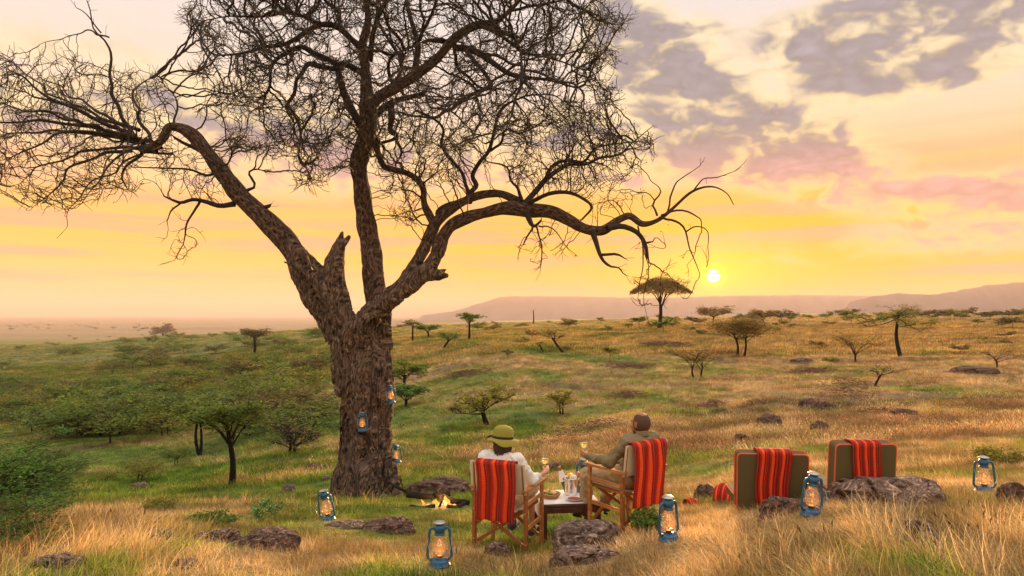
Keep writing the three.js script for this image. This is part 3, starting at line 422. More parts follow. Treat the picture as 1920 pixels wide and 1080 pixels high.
  for (let i = thickEnd; i < grown; i++) {
    const tip = kids[i] === 0; if (!tip && R() > 0.10) continue;
    const p = NP[i]; if (p < 0) continue; const d = V(NX[i] - NX[p], NY[i] - NY[p], NZ[i] - NZ[p]).normalize(), n = tip ? 2 : 1;
    for (let k = 0; k < n; k++) { const q = V(R() - 0.5, R() - 0.5, R() - 0.5).multiplyScalar(tip ? 1.5 : 2.6).add(d).normalize(); let last = i; const m = 2 + Math.floor(R() * 3); for (let s = 0; s < m; s++) { q.add(V(R() - 0.5, R() - 0.4, R() - 0.5).multiplyScalar(0.6)).normalize(); last = addNode(V(NX[last], NY[last], NZ[last]).addScaledVector(q, 0.045 + 0.04 * R()), last, 0); own.push(0); } tips.push(last); }
  }
  const N = NX.length, sum = new Float64Array(N), best = new Int32Array(N).fill(-1), E = 2.35;
  for (let i = N - 1; i >= 0; i--) { let r = sum[i] ? Math.pow(sum[i], 1 / E) : 0.0043; r = own[i] ? own[i] : Math.min(r, 0.048); NR[i] = r; const p = NP[i]; if (p >= 0) sum[p] += Math.pow(r, E); }
  for (let i = 0; i < N; i++) { const p = NP[i]; if (p >= 0 && (best[p] < 0 || NR[i] > NR[best[p]])) best[p] = i; }
  const P3 = [], N3 = [], I3 = [];
  const chainTube = (ids, r0) => {
    const sides = r0 > 0.03 ? 8 : r0 > 0.014 ? 5 : 3; let n = V(0, 0, 1);
    const pts = ids.map((i) => V(NX[i], NY[i], NZ[i])), at0 = P3.length / 3;
    for (let i = 0; i < pts.length; i++) {
      const t = pts[Math.min(i + 1, pts.length - 1)].clone().sub(pts[Math.max(0, i - 1)]).normalize(); n.addScaledVector(t, -n.dot(t)); if (n.length() < 0.05) n.set(t.y, -t.x, 0.1); n.normalize(); const b = t.clone().cross(n);
      let r = i === 0 ? Math.min(NR[ids[0]], NR[ids[1]] * 1.25) : NR[ids[i]]; if (i === pts.length - 1) r *= 0.55; r *= 1 + 0.1 * noise(pts[i].x * 9, pts[i].y * 9, pts[i].z * 9);
      for (let s = 0; s < sides; s++) { const a = s / sides * 6.2832, x = Math.cos(a), y = Math.sin(a), nx = n.x * x + b.x * y, ny = n.y * x + b.y * y, nz = n.z * x + b.z * y; P3.push(pts[i].x + nx * r, pts[i].y + ny * r, pts[i].z + nz * r); N3.push(nx, ny, nz); if (i) { const q = at0 + i * sides + s, w = at0 + i * sides + (s + 1) % sides; I3.push(q - sides, w - sides, w, q - sides, w, q); } }
    }
  };
  for (let i = thickEnd; i < N; i++) {
    const p = NP[i]; if (p >= 0 && best[p] === i && p >= thickEnd) continue;
    const ids = p >= 0 ? [p, i] : [i]; let c = best[i]; while (c >= 0) { ids.push(c); c = best[c]; } if (ids.length < 2) continue; chainTube(ids, NR[i]);
  }
  const cg = new THREE.BufferGeometry(); cg.setAttribute('position', new THREE.Float32BufferAttribute(P3, 3)); cg.setAttribute('normal', new THREE.Float32BufferAttribute(N3, 3)); cg.setIndex(I3);
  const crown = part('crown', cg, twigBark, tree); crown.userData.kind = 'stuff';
  // a few shrivelled leaves and pods still on the twigs
  const LP = []; for (const t of tips) { const high = NX[t] > 3.2 ? 0.34 : 0.06; if (R() > high) continue; for (let k = 0; k < 2; k++) { const c = V(NX[t] + (R() - 0.5) * 0.08, NY[t] + (R() - 0.5) * 0.08, NZ[t] + (R() - 0.5) * 0.08), a = V(R() - 0.5, R() - 0.5, R() - 0.5).normalize().multiplyScalar(0.021), b = V(R() - 0.5, R() - 0.5, R() - 0.5).normalize().multiplyScalar(0.012); for (const q of [c.clone().add(a), c.clone().add(b), c.clone().sub(a), c.clone().add(a), c.clone().sub(a), c.clone().sub(b)]) LP.push(q.x, q.y, q.z); } }
  for (let i = 0; i < 420; i++) { const c = T(690 + (R() + R() - 1) * 45, -2 + (R() - 0.5) * 18, (R() - 0.5) * 0.8), a = V(R() - 0.5, R() - 0.5, R() - 0.5).normalize().multiplyScalar(0.03), b = V(R() - 0.5, R() - 0.5, R() - 0.5).normalize().multiplyScalar(0.015); for (const q of [c.clone().add(a), c.clone().add(b), c.clone().sub(a), c.clone().add(a), c.clone().sub(a), c.clone().sub(b)]) LP.push(q.x, q.y, q.z); }
  const leaves = part('leaves', geom(LP), phys([0.11, 0.075, 0.02], 0.9, { side: THREE.DoubleSide, transmission: 0.35 }), tree); leaves.userData.kind = 'stuff';
  console.log('tree nodes', N, 'triangles', I3.length / 3, 'trunk', g.index.count / 3);
}
const noGrass = []; // [x, z, radius, height allowed]
// ---------------------------------------------------------------- acacias, shrubs and rocks
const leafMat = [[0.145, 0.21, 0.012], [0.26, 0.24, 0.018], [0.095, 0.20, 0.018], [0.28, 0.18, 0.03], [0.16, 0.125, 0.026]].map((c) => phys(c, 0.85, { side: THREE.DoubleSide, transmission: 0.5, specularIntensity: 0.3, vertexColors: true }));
const woodDark = std([0.05, 0.035, 0.028], 0.95, { map: barkTex, bumpMap: barkBump, bumpScale: 0.01 });
function leafGeo(list, size, R, tilt = 0.5) { // small pointed leaflets round the given points
  const P = [], N = [], K = [];
  for (const c of list) {
    const tv = (0.55 + 0.85 * R()) * (1 + 0.7 * noise(c.x * 1.9 + 5, c.y * 2.6, c.z * 1.9)), tw = 1 + (R() - 0.5) * 0.3;
    const n = V((R() - 0.5) * tilt * 2, 0.6 + R() * 0.5, (R() - 0.5) * tilt * 2).normalize(), a = V(R() - 0.5, (R() - 0.5) * 0.4, R() - 0.5); a.addScaledVector(n, -a.dot(n)).normalize(); const b = n.clone().cross(a), s = size * (0.6 + 0.8 * R());
    a.multiplyScalar(s); b.multiplyScalar(s * 0.42);
    for (const q of [[1, 0], [0.1, 1], [-1, 0], [1, 0], [-1, 0], [0.1, -1]]) { P.push(c.x + a.x * q[0] + b.x * q[1], c.y + a.y * q[0] + b.y * q[1], c.z + a.z * q[0] + b.z * q[1]); N.push(n.x, n.y, n.z); K.push(tv * tw, tv, tv); }
  }
  const g = new THREE.BufferGeometry(); g.setAttribute('position', new THREE.Float32BufferAttribute(P, 3)); g.setAttribute('normal', new THREE.Float32BufferAttribute(N, 3)); g.setAttribute('color', new THREE.Float32BufferAttribute(K, 3)); return g;
}
// h height, w crown width, stem: share of the height that is clear stem, dome: how far the crown's rim hangs below its top, stems, lean, leaves, size of a leaflet
function acacia(seed, { h = 3, w = 3.4, stem = 0.5, dome = 0.35, stems = 1, lean = 0, boughs = 7, leaves = 3000, size = 0.06, pad = 0.3, r0 = 0.06, droop = 0.1, bare = 0, twigs = 3, side = 0, umbrella = 0 }) {
  const R = rng(seed), wood = [], spots = [], ends = [];
  for (let s = 0; s < stems; s++) {
    const a0 = s / stems * 6.28 + R() * 2, top = V(lean * h + (stems > 1 ? Math.cos(a0) * w * 0.10 : 0), h * stem * (0.9 + 0.2 * R()), stems > 1 ? Math.sin(a0) * w * 0.10 : 0), foot = V(stems > 1 ? Math.cos(a0) * 0.06 * w : 0, -0.15, stems > 1 ? Math.sin(a0) * 0.06 * w : 0);
    const mid = foot.clone().lerp(top, 0.5).add(V((R() - 0.5) * 0.12 * h, 0, (R() - 0.5) * 0.1 * h)), [P, Rd] = limbPath([[foot, r0 * 1.25], [mid, r0 * 0.95], [top, r0 * 0.75]], h * 0.07);
    wood.push(tube(P, Rd, 7, { rough: (l, a) => 1 + 0.18 * noise(Math.cos(a) * 2 + seed, Math.sin(a) * 2, l * 5) }));
    for (let b = 0; b < boughs; b++) {
      const a = b / boughs * 6.28 + R() * 0.9 + s * 1.3, out = w * 0.5 * (0.45 + 0.55 * R()) * (1 + side * Math.cos(a)), q = out / (w * 0.5), ey = h * (1 - dome * q * q - droop * R()), start = P[Math.floor(P.length * (0.72 + 0.27 * R()))];
      const end = V(top.x + Math.cos(a) * out, ey, top.z + Math.sin(a) * out), m1 = start.clone().lerp(end, 0.4).add(V((R() - 0.5) * 0.2, (ey - start.y) * 0.22 + (R() - 0.3) * 0.1 * h, (R() - 0.5) * 0.2));
      const [BP, BR] = limbPath([[start, r0 * 0.34], [m1, r0 * 0.2], [end, r0 * 0.07]], h * 0.09); wood.push(tube(BP, BR, 5, { cap: false }));
      for (let t = 0; t < twigs + 2; t++) {
        const f = BP[Math.floor(BP.length * (0.35 + 0.62 * R()))], len = w * (0.10 + 0.13 * R()), ta = a + (R() - 0.5) * 2.6, e = f.clone().add(V(Math.cos(ta) * len, len * (0.55 * R() + 0.02), Math.sin(ta) * len)), m = f.clone().lerp(e, 0.5).add(V((R() - 0.5) * 0.3 * len, 0.18 * len, (R() - 0.5) * 0.3 * len));
        wood.push(tube([f, m, e], [r0 * 0.17, r0 * 0.12, r0 * 0.05], 3, { cap: false })); ends.push(e);
        for (let k = 0; k < 2; k++) { const e2 = m.clone().add(V((R() - 0.5) * len, R() * len * 0.4, (R() - 0.5) * len)); wood.push(tube([m, e2], [r0 * 0.08, r0 * 0.04], 3, { cap: false })); ends.push(e2); }
      }
      ends.push(end);
    }
  }
  const keep = ends.filter(() => R() >= bare); const per = leaves / Math.max(1, keep.length);
  for (const e of keep) { const pr = pad * w * 0.5 * (0.5 + 0.7 * R()), n = per * (0.5 + R()); for (let i = 0; i < n; i++) { const a = R() * 6.28, rr = Math.pow(R(), 0.6) * pr, u = R() + R() - 1; spots.push(V(e.x + Math.cos(a) * rr, e.y + u * pr * 0.26 + 0.1 * pr * (1 - rr / pr), e.z + Math.sin(a) * rr)); } }
  for (let i = 0; i < umbrella; i++) { const a = R() * 6.28, q = Math.sqrt(R()), x = Math.cos(a) * q, z = Math.sin(a) * q, edge = 1 + 0.16 * noise(x * 3 + seed, z * 3, 1), topY = h * (1 - 0.30 * Math.pow(q, 1.7) + 0.035 * noise(x * 6, z * 6, seed)), deep = h * 0.17 * (1 - 0.75 * q) * R(); if (noise(x * 5, z * 5, seed + 3) < -0.55) continue; spots.push(V(lean * h + x * w * 0.5 * edge, topY - deep, z * w * 0.5 * edge)); }
  return { wood: merge(wood), leaf: leaves ? leafGeo(spots, size, R) : null };
}
function plant(name, label, category, pos, turn, shape, mat, group) {
  const o = thing(name, label, category, pos, turn, group); part('trunk', shape.wood, woodDark, o);
  if (shape.leaf) part('crown', shape.leaf, mat, o).userData.kind = 'stuff'; return o;
}
// trees that stand alone; px, py of the foot and the height and width in the picture give the size
function solo(name, label, px, py, hp, wp, mat, o, seed) {
  const p = ground(px, py), m = -p.z / F; if (o.log) console.log(label, p.toArray().map((v) => v.toFixed(1)).join(' '), 'h', (hp * m).toFixed(2));
  return plant(name, label, 'tree', p, 0, acacia(seed, { ...o, h: hp * m, w: wp * m, r0: (o.rp ?? 4) * m, size: (o.sp ?? 1.3) * 1.9 * m }), leafMat[mat]);
}
{
  solo('acacia_tree', 'tall flat-topped acacia against the sky just left of the sun', 1236, 616, 98, 112, 3, { stem: 0.46, dome: 0.22, boughs: 9, leaves: 1500, sp: 0.8, pad: 0.3, rp: 3.6, twigs: 4, lean: 0.03, droop: 0.08, umbrella: 15000 }, 11);
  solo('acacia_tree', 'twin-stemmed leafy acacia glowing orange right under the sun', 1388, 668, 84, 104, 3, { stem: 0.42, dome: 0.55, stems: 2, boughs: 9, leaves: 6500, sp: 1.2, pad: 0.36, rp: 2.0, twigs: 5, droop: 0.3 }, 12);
  solo('acacia_tree', 'small acacia with one straight dark trunk before the right ridge', 1688, 669, 90, 122, 1, { stem: 0.97, dome: 0.12, boughs: 9, leaves: 1700, sp: 1.1, pad: 0.3, rp: 3.4, twigs: 3, droop: 0.42, side: -0.25 }, 13);
  solo('thorn_bush', 'spreading half-bare thorn bush left of the straight-trunked acacia', 1604, 680, 52, 92, 3, { stem: 0.3, dome: 0.4, boughs: 11, leaves: 600, sp: 1.2, pad: 0.3, rp: 1.8, twigs: 5, bare: 0.4 }, 14);
  solo('thorn_bush', 'low thorn bush with crossing bare arms below the sun', 1308, 708, 54, 92, 3, { stem: 0.38, dome: 0.3, stems: 2, boughs: 6, leaves: 420, sp: 1.3, pad: 0.3, rp: 1.8, twigs: 4, bare: 0.5 }, 15);
  solo('acacia_tree', 'small flat-crowned acacia with a bent dark trunk left of the great tree', 434, 910, 160, 150, 0, { stem: 0.62, dome: 0.22, boughs: 11, leaves: 2600, sp: 2.2, pad: 0.36, rp: 6, twigs: 5, lean: -0.04, droop: 0.16 }, 16);
  solo('acacia_tree', 'slim forked acacia stem standing behind the bent-trunked acacia', 377, 853, 100, 100, 0, { stem: 0.7, dome: 0.2, boughs: 8, leaves: 1800, sp: 2.0, pad: 0.36, rp: 2.6, twigs: 4, stems: 2 }, 17);
  solo('acacia_tree', 'umbrella-shaped acacia standing above the scrub midway to the horizon', 880, 637, 49, 40, 0, { stem: 0.7, dome: 0.15, boughs: 8, leaves: 1200, sp: 1.2, pad: 0.4, rp: 2.2, twigs: 3 }, 18);
  solo('acacia_tree', 'thin upright acacia nearest the right side of the great trunk on the skyline', 774, 640, 38, 30, 1, { stem: 0.8, dome: 0.2, boughs: 6, leaves: 500, sp: 1.1, pad: 0.35, rp: 1.8, twigs: 3 }, 19);
  solo('acacia_tree', 'low green flat acacia between the thin upright one and the leaning one', 803, 633, 22, 44, 0, { stem: 0.5, dome: 0.2, boughs: 8, leaves: 1300, sp: 1.1, pad: 0.4, rp: 1.8, twigs: 3 }, 20);
  solo('acacia_tree', 'dark leaning acacia with its crown blown to the right below the skyline', 831, 652, 28, 46, 0, { stem: 0.5, dome: 0.3, boughs: 7, leaves: 800, sp: 1.1, pad: 0.34, rp: 2, twigs: 3, lean: 0.4 }, 21);
  solo('thorn_tree', 'arching thorn tree leaning left in the middle of the plain', 1059, 661, 46, 52, 3, { stem: 0.62, dome: 0.3, boughs: 7, leaves: 420, sp: 1.1, pad: 0.3, rp: 2.4, twigs: 3, lean: -0.5, bare: 0.3 }, 22);
  solo('thorn_tree', 'short bare thorn stem beside the arching thorn tree', 1020, 660, 20, 22, 3, { stem: 0.7, dome: 0.3, boughs: 5, leaves: 60, sp: 1.1, pad: 0.3, rp: 1.6, twigs: 2, lean: -0.4, bare: 0.6 }, 23);
  solo('acacia_bush', 'wide low acacia bush behind the green hat', 918, 800, 70, 112, 1, { stem: 0.42, dome: 0.4, boughs: 9, leaves: 1500, sp: 2.0, pad: 0.32, rp: 5, twigs: 5, lean: -0.2, droop: 0.3, bare: 0.2 }, 24);
  solo('weed_bush', 'feathery yellow-green weed standing alone right of the wide low bush', 1053, 776, 56, 50, 1, { stem: 0.3, dome: 0.6, boughs: 8, leaves: 420, sp: 2.0, pad: 0.4, rp: 1.6, twigs: 3, stems: 2, droop: 0.3, bare: 0.3 }, 25);
  solo('acacia_tree', 'dark flat-crowned acacia standing out of the thicket left of the great tree', 477, 664, 44, 62, 4, { stem: 0.62, dome: 0.15, boughs: 9, leaves: 1700, sp: 1.3, pad: 0.34, rp: 2.6, twigs: 4 }, 26);
  solo('round_tree', 'dark round-crowned tree on the ridge line of the far left', 306, 630, 24, 34, 4, { stem: 0.35, dome: 0.7, boughs: 12, leaves: 2200, sp: 1.2, pad: 0.5, rp: 2, twigs: 4, droop: 0.3 }, 27);
  solo('acacia_bush', 'leafy bush peeping out close to the right edge of the great trunk', 752, 740, 68, 84, 0, { stem: 0.5, dome: 0.4, boughs: 8, leaves: 1500, sp: 1.7, pad: 0.34, rp: 3.2, twigs: 4, lean: 0.1, droop: 0.4 }, 28);
  solo('acacia_bush', 'flat dark green bush just below the lantern on the right side of the trunk', 762, 762, 34, 84, 2, { stem: 0.4, dome: 0.3, boughs: 8, leaves: 1300, sp: 1.8, pad: 0.32, rp: 3, twigs: 4 }, 29);
  solo('thorn_bush', 'leafless tangle of a thorn bush just left of the great trunk', 556, 850, 74, 104, 4, { stem: 0.18, dome: 0.6, boughs: 12, leaves: 260, sp: 2, pad: 0.3, rp: 3.2, twigs: 8, stems: 2, droop: 0.4, bare: 0.7 }, 30);
  solo('dead_sapling', 'dead forked sapling sticking up on the skyline right of the umbrella acacia', 1000, 607, 28, 10, 3, { stem: 0.8, dome: 0.1, boughs: 2, leaves: 0, rp: 1.1, twigs: 0 }, 31);
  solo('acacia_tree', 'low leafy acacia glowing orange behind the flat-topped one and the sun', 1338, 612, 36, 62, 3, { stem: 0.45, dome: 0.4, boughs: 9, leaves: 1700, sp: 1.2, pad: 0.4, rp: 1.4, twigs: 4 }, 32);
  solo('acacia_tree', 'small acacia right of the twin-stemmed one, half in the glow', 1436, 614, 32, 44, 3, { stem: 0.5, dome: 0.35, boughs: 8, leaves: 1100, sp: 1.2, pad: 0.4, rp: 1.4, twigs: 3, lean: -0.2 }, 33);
  solo('fallen_branch', 'dead grey branches sprawling low over the grass mound at right', 1640, 724, 38, 100, 3, { stem: 0.5, dome: 0.3, boughs: 6, leaves: 0, rp: 2.2, twigs: 3, lean: 0.3 }, 34);
  solo('thorn_bush', 'sparse dead bush at the right edge above the dark mound', 1868, 690, 30, 84, 3, { stem: 0.5, dome: 0.2, boughs: 6, leaves: 40, sp: 1.2, rp: 1.8, twigs: 3, bare: 0.6 }, 35);
}
{ // the thicket down the left slope, and the scrub out to the skyline
  const R = rng(91), kinds = [];
  for (let i = 0; i < 9; i++) kinds.push(acacia(200 + i, { h: 2.0 + 0.5 * (i % 3), w: 4.0 + (i % 4) * 0.7, stem: i % 4 === 3 ? 0.45 : 0.16, dome: 0.4 + 0.25 * (i % 2), stems: 1 + i % 2, boughs: i % 2 ? 8 : 11, leaves: 2200, size: 0.11, pad: 0.24, r0: 0.05, droop: 0.55, twigs: 6, bare: 0.3 }));
  const near = []; for (let i = 0; i < 4; i++) near.push(acacia(300 + i, { h: 2.0, w: 2.8, stem: 0.3, dome: 0.5, stems: 2, boughs: 11, leaves: 4200, size: 0.05, pad: 0.2, r0: 0.035, droop: 0.5, twigs: 8, bare: 0.2 }));
  const small = []; for (let i = 0; i < 5; i++) small.push(acacia(400 + i, { h: 2.2, w: 3.2, stem: 0.4, dome: 0.35, boughs: 7, leaves: 420, size: 0.24, pad: 0.42, r0: 0.035, droop: 0.2, twigs: 2 }));
  const put = (kind, px, py, scale, mat, name, label, group) => { const tone = ['mid-green', 'yellowish green', 'deep green', 'rusty', 'brownish'][mat];
    if (label === 'TH') label = tone + ' acacia bush ' + (py < 655 ? 'on the far ridge of the thicket' : py < 705 ? 'in the middle of the thicket' : 'low down the slope of the thicket') + (px < 200 ? ' towards the left edge' : px < 430 ? ' midway across' : ' towards the great trunk');
    if (label === 'SC') label = tone + ' scrub bush far out near the skyline' + (px < 960 ? ' right of the great trunk' : px < 1180 ? ' left of the flat-topped acacia' : px < 1430 ? ' below the sun' : px < 1680 ? ' between the sun and the straight-trunked acacia' : ' towards the right edge');
    if (label === 'KN') label = tone + ' knee-high scrub bush in the open grass' + (px < 1000 ? ' right of the great trunk' : px < 1400 ? ' below the sun' : ' at right');
    const o = plant(name, label, 'bush', ground(px, py), R() * 6.28, kind, leafMat[mat], group); o.scale.set(scale * (0.9 + 0.3 * R()), scale * (0.8 + 0.3 * R()), scale * (0.9 + 0.3 * R())); return o; };
  const G1 = 'acacia bushes of the thicket down the left slope', G2 = 'low scrub bushes scattered towards the skyline';
  let n = 0; while (n < 135) {
    const px = -40 + R() * 660, py = 628 + Math.pow(R(), 1.15) * 190; if (px > 600 && py > 700) continue;
    const clear = Math.exp(-(Math.pow((px - 90) / 150, 2) + Math.pow((py - 700) / 34, 2))); if (R() < clear * 1.15) continue;
    put(kinds[n % 9], px, py, 0.62 + 0.6 * R(), [0, 0, 1, 2, 0, 4][Math.floor(R() * 6)], 'acacia_bush', 'TH', G1); n++;
  }
  [[150, 815, 1.5, 2], [205, 832, 1.3, 0], [105, 822, 1.2, 0], [260, 800, 1.2, 4], [190, 780, 1.4, 0], [290, 770, 1.1, 0], [420, 760, 1, 0], [350, 745, 1.1, 1], [480, 742, 1, 0], [560, 722, 0.9, 0], [240, 760, 1.1, 2]].forEach(([x, y, s, m], i) => put(kinds[(i * 2) % 9], x, y, s, m, 'acacia_bush', 'TH', G1));
  [[10, 742, 0.9], [38, 742, 0.8], [98, 742, 0.75], [140, 728, 0.6]].forEach(([x, y, s], i) => put(kinds[i], x, y, s, 4, 'acacia_bush', 'small dark bush beside the bare clearing at far left', 'small bushes round the clearing at far left'));
  [[20, 930, 0.42, 2], [70, 950, 0.34, 2], [-20, 990, 0.42, 2], [110, 925, 0.34, 0], [30, 1020, 0.28, 2], [200, 905, 0.3, 1], [140, 890, 0.4, 0], [60, 890, 0.5, 0], [5, 960, 0.34, 2], [-10, 900, 0.5, 2], [100, 870, 0.45, 0], [45, 985, 0.3, 2]].forEach(([x, y, s, m], i) => put(near[i % 4], x, y, s, m, 'leafy_bush', y > 935 ? 'low feathery green bush at the left edge beside the leaning stalks' : y > 895 ? 'feathery green bush at the left edge above the leaning stalks' : 'upper feathery green bush on the slope at the left edge', 'feathery green bushes at the left edge'));
  [[265, 905, 0.55, 1], [330, 872, 0.5, 0], [510, 770, 0.8, 0]].forEach(([x, y, s, m], i) => put(near[(i + 1) % 4], x, y, s, m, 'leafy_bush', ['little yellow-green bush between the left edge and the bent-trunked acacia', 'low green bush just left of the bent-trunked acacia', 'green bush above the leafless thorn bush'][i], null));
  for (let i = 0; i < 80; i++) { const px = 745 + R() * 1200, py = (px < 1550 ? 603 : 594) + Math.pow(R(), 1.6) * 24; put(small[i % 5], px, py, 0.4 + 0.6 * R(), [0, 1, 4, 3][Math.floor(R() * 4)], 'scrub_bush', 'SC', G2); }
  for (let i = 0; i < 46; i++) { const px = 1380 + R() * 560; put(small[i % 5], px, lerp(600, 592, (px - 1380) / 540) + R() * 7, 0.7 + 0.8 * R(), [4, 1, 4][i % 3], 'scrub_bush', 'SC', G2); }
  for (let i = 0; i < 14; i++) { const px = 745 + R() * 1150, py = 632 + R() * 60; put(small[i % 5], px, py, 0.3 + 0.3 * R(), [1, 4, 3][i % 3], 'scrub_bush', 'KN', 'knee-high scrub in the open grass'); }
  for (let i = 0; i < 40; i++) { const px = R() * 300, py = 606 + R() * 16; put(small[i % 5], px, py, 1.6 + 2 * R(), 4, 'plain_tree', 'tiny far tree on the hazy plain at left', 'far trees on the hazy plain'); }
}
// ---------------------------------------------------------------- rocks
const rockTex = tex(512, 512, (u, v) => { const n = 0.5 * tnoise(u, v, 22) + 0.4 * tnoise(u, v, 60, 60, 5) + 0.3 * tnoise(u, v, 140, 140, 9), l = smooth(0.18, 0.34, tnoise(u, v, 30, 30, 13)) * 0.35; return [0.62 + n * 0.42 + l, 0.58 + n * 0.42 + l, 0.57 + n * 0.42 + l * 0.95]; });
const rockMats = [[0.36, 0.265, 0.21], [0.42, 0.30, 0.23], [0.50, 0.44, 0.39], [0.33, 0.215, 0.165], [0.75, 0.7, 0.65]].map((c) => std(c, 0.95, { map: rockTex, bumpMap: rockTex, bumpScale: 0.01 }));
function rockGeo(seed, w, h, d, rough = 0.3) {
  let g = new THREE.IcosahedronGeometry(1, 22); const p = g.attributes.position, s = seed * 3.7;
  for (let i = 0; i < p.count; i++) {
    let x = p.getX(i), y = p.getY(i), z = p.getZ(i); const l = 1 + rough * (1.1 * noise(x * 1.1 + s, y * 1.1, z * 1.1) + 0.55 * noise(x * 2.6 + s, y * 2.6, z * 2.6) + 0.20 * noise(x * 6 + s, y * 6, z * 6) + 0.08 * noise(x * 13, y * 13 + s, z * 13));
    const k = l * (1 - 0.22 * smooth(0.05, 0.3, Math.abs(noise(x * 1.7 + s, y * 2.4, z * 1.7 + 5)) < 0.035 ? 0.3 : 0));
    x *= k; z *= k; y *= k; if (y > 0.55) y = 0.55 + (y - 0.55) * 0.5; p.setXYZ(i, x * w / 2, y * h, z * d / 2);
  }
  g = mergeVertices((g.deleteAttribute('uv'), g.deleteAttribute('normal'), g)); g.computeVertexNormals(); return boxUV(g, 1.3);
}
// foot pixel, width and height in the picture, turned to metres where it stands
function rock(px, py, wp, hp, mat, label, { seed = px, deep = 0.7, rough = 0.3, turn = 0, group, name = 'rock' } = {}) {
  const p = ground(px, py), m = -p.z / F, w = wp * m, d = w * deep; p.z -= d * 0.3; p.y = land(p.x, p.z);
  const o = new THREE.Mesh(rockGeo(seed % 97, w, hp * m * 1.25, d, rough), rockMats[mat]); o.name = numbered(name); o.position.copy(p); noGrass.push([p.x, p.z - d * 0.1, w * 0.42, 0], [p.x, p.z + d * 0.45, w * 0.6, hp * m * 0.45]); o.position.y -= hp * m * 0.2; o.rotation.y = turn; o.castShadow = o.receiveShadow = true; scene.add(o); return tag(o, label, 'rock', group);
}
rock(1112, 1032, 152, 64, 0, 'large dark boulder between the low table and the standing grass', { deep: 0.8, rough: 0.26 });
rock(1102, 1054, 138, 34, 1, 'flat brown stone leaning on the front of the large dark boulder', { deep: 0.5, rough: 0.2 });
rock(490, 1030, 112, 42, 3, 'dark humped rock half hidden by grass in the left foreground', { deep: 0.6 });
rock(405, 1014, 86, 24, 1, 'flat reddish rock left of the dark humped rock', { deep: 0.5 });
rock(292, 1010, 56, 22, 2, 'pale grey flat stone farthest left among the foreground rocks');
rock(725, 1000, 88, 34, 3, 'dark reddish rock between the two standing lanterns at left', { deep: 0.6 });
rock(640, 990, 90, 14, 1, 'low earthy rock under the tilted lantern', { deep: 0.6 });
rock(932, 1040, 50, 26, 0, 'small rock under the chair of the person in the hat');
rock(1676, 948, 240, 62, 1, 'long flat boulder behind the tall grass at right', { deep: 0.7, rough: 0.2 });
rock(1470, 966, 84, 44, 3, 'dark rock between the left cushion and the leaning lantern');
rock(1326, 934, 44, 30, 3, 'small dark rock beside the folded red cloth');
rock(1742, 1022, 66, 44, 3, 'dark stone buried in the long grass of the right foreground', { deep: 1 });
rock(1903, 940, 54, 44, 3, 'dark rock cut by the right edge below the farthest lantern');
rock(1548, 946, 60, 34, 0, 'rock against the foot of the right cushion');
rock(825, 926, 138, 34, 3, 'low dark boulder behind the campfire', { deep: 0.6 });
rock(1450, 800, 44, 30, 3, 'rounded reddish rock in the grass above the left cushion', { rough: 0.42, deep: 0.9 });
rock(1516, 768, 40, 24, 3, 'broken dark rock left of its twin on the slope', { rough: 0.45 });
rock(1552, 772, 34, 22, 3, 'broken dark rock right of its twin on the slope', { rough: 0.45 });
rock(1540, 812, 30, 26, 3, 'upright dark rock above the right cushion', { rough: 0.42 });
rock(1700, 778, 48, 14, 3, 'flat blackish rock on the bare patch at right', { rough: 0.42 });
rock(1393, 828, 26, 18, 3, 'small dark rock just above the left cushion', { rough: 0.42 });
rock(1508, 682, 44, 14, 0, 'low rock outcrop left of the half-bare thorn bush');
rock(1560, 680, 34, 12, 0, 'low rock outcrop touching the half-bare thorn bush');
rock(1840, 700, 84, 16, 3, 'big dark mound of rock at right below the dead bush', { rough: 0.2 });
rock(1036, 884, 34, 18, 1, 'brown hummock of rock behind the raised wine glass', { rough: 0.42 });
rock(340, 1066, 60, 16, 3, 'thin dark stone at the bottom left in yellow grass');
rock(96, 1062, 90, 20, 0, 'greyish stone under the leaning stalks at bottom left');
rock(540, 922, 26, 16, 2, 'small grey stone in the grass left of the tilted lantern');
rock(612, 902, 20, 12, 2, 'pebble-like stone just behind the tilted lantern');
rock(738, 932, 18, 12, 4, 'whitish stone at the foot of the great trunk, right one');
rock(718, 934, 16, 10, 4, 'whitish stone at the foot of the great trunk, left one');
rock(590, 884, 40, 18, 3, 'dark stone on the slope just left of the great trunk');
rock(255, 918, 40, 16, 0, 'weathered stone below the little yellow-green bush');
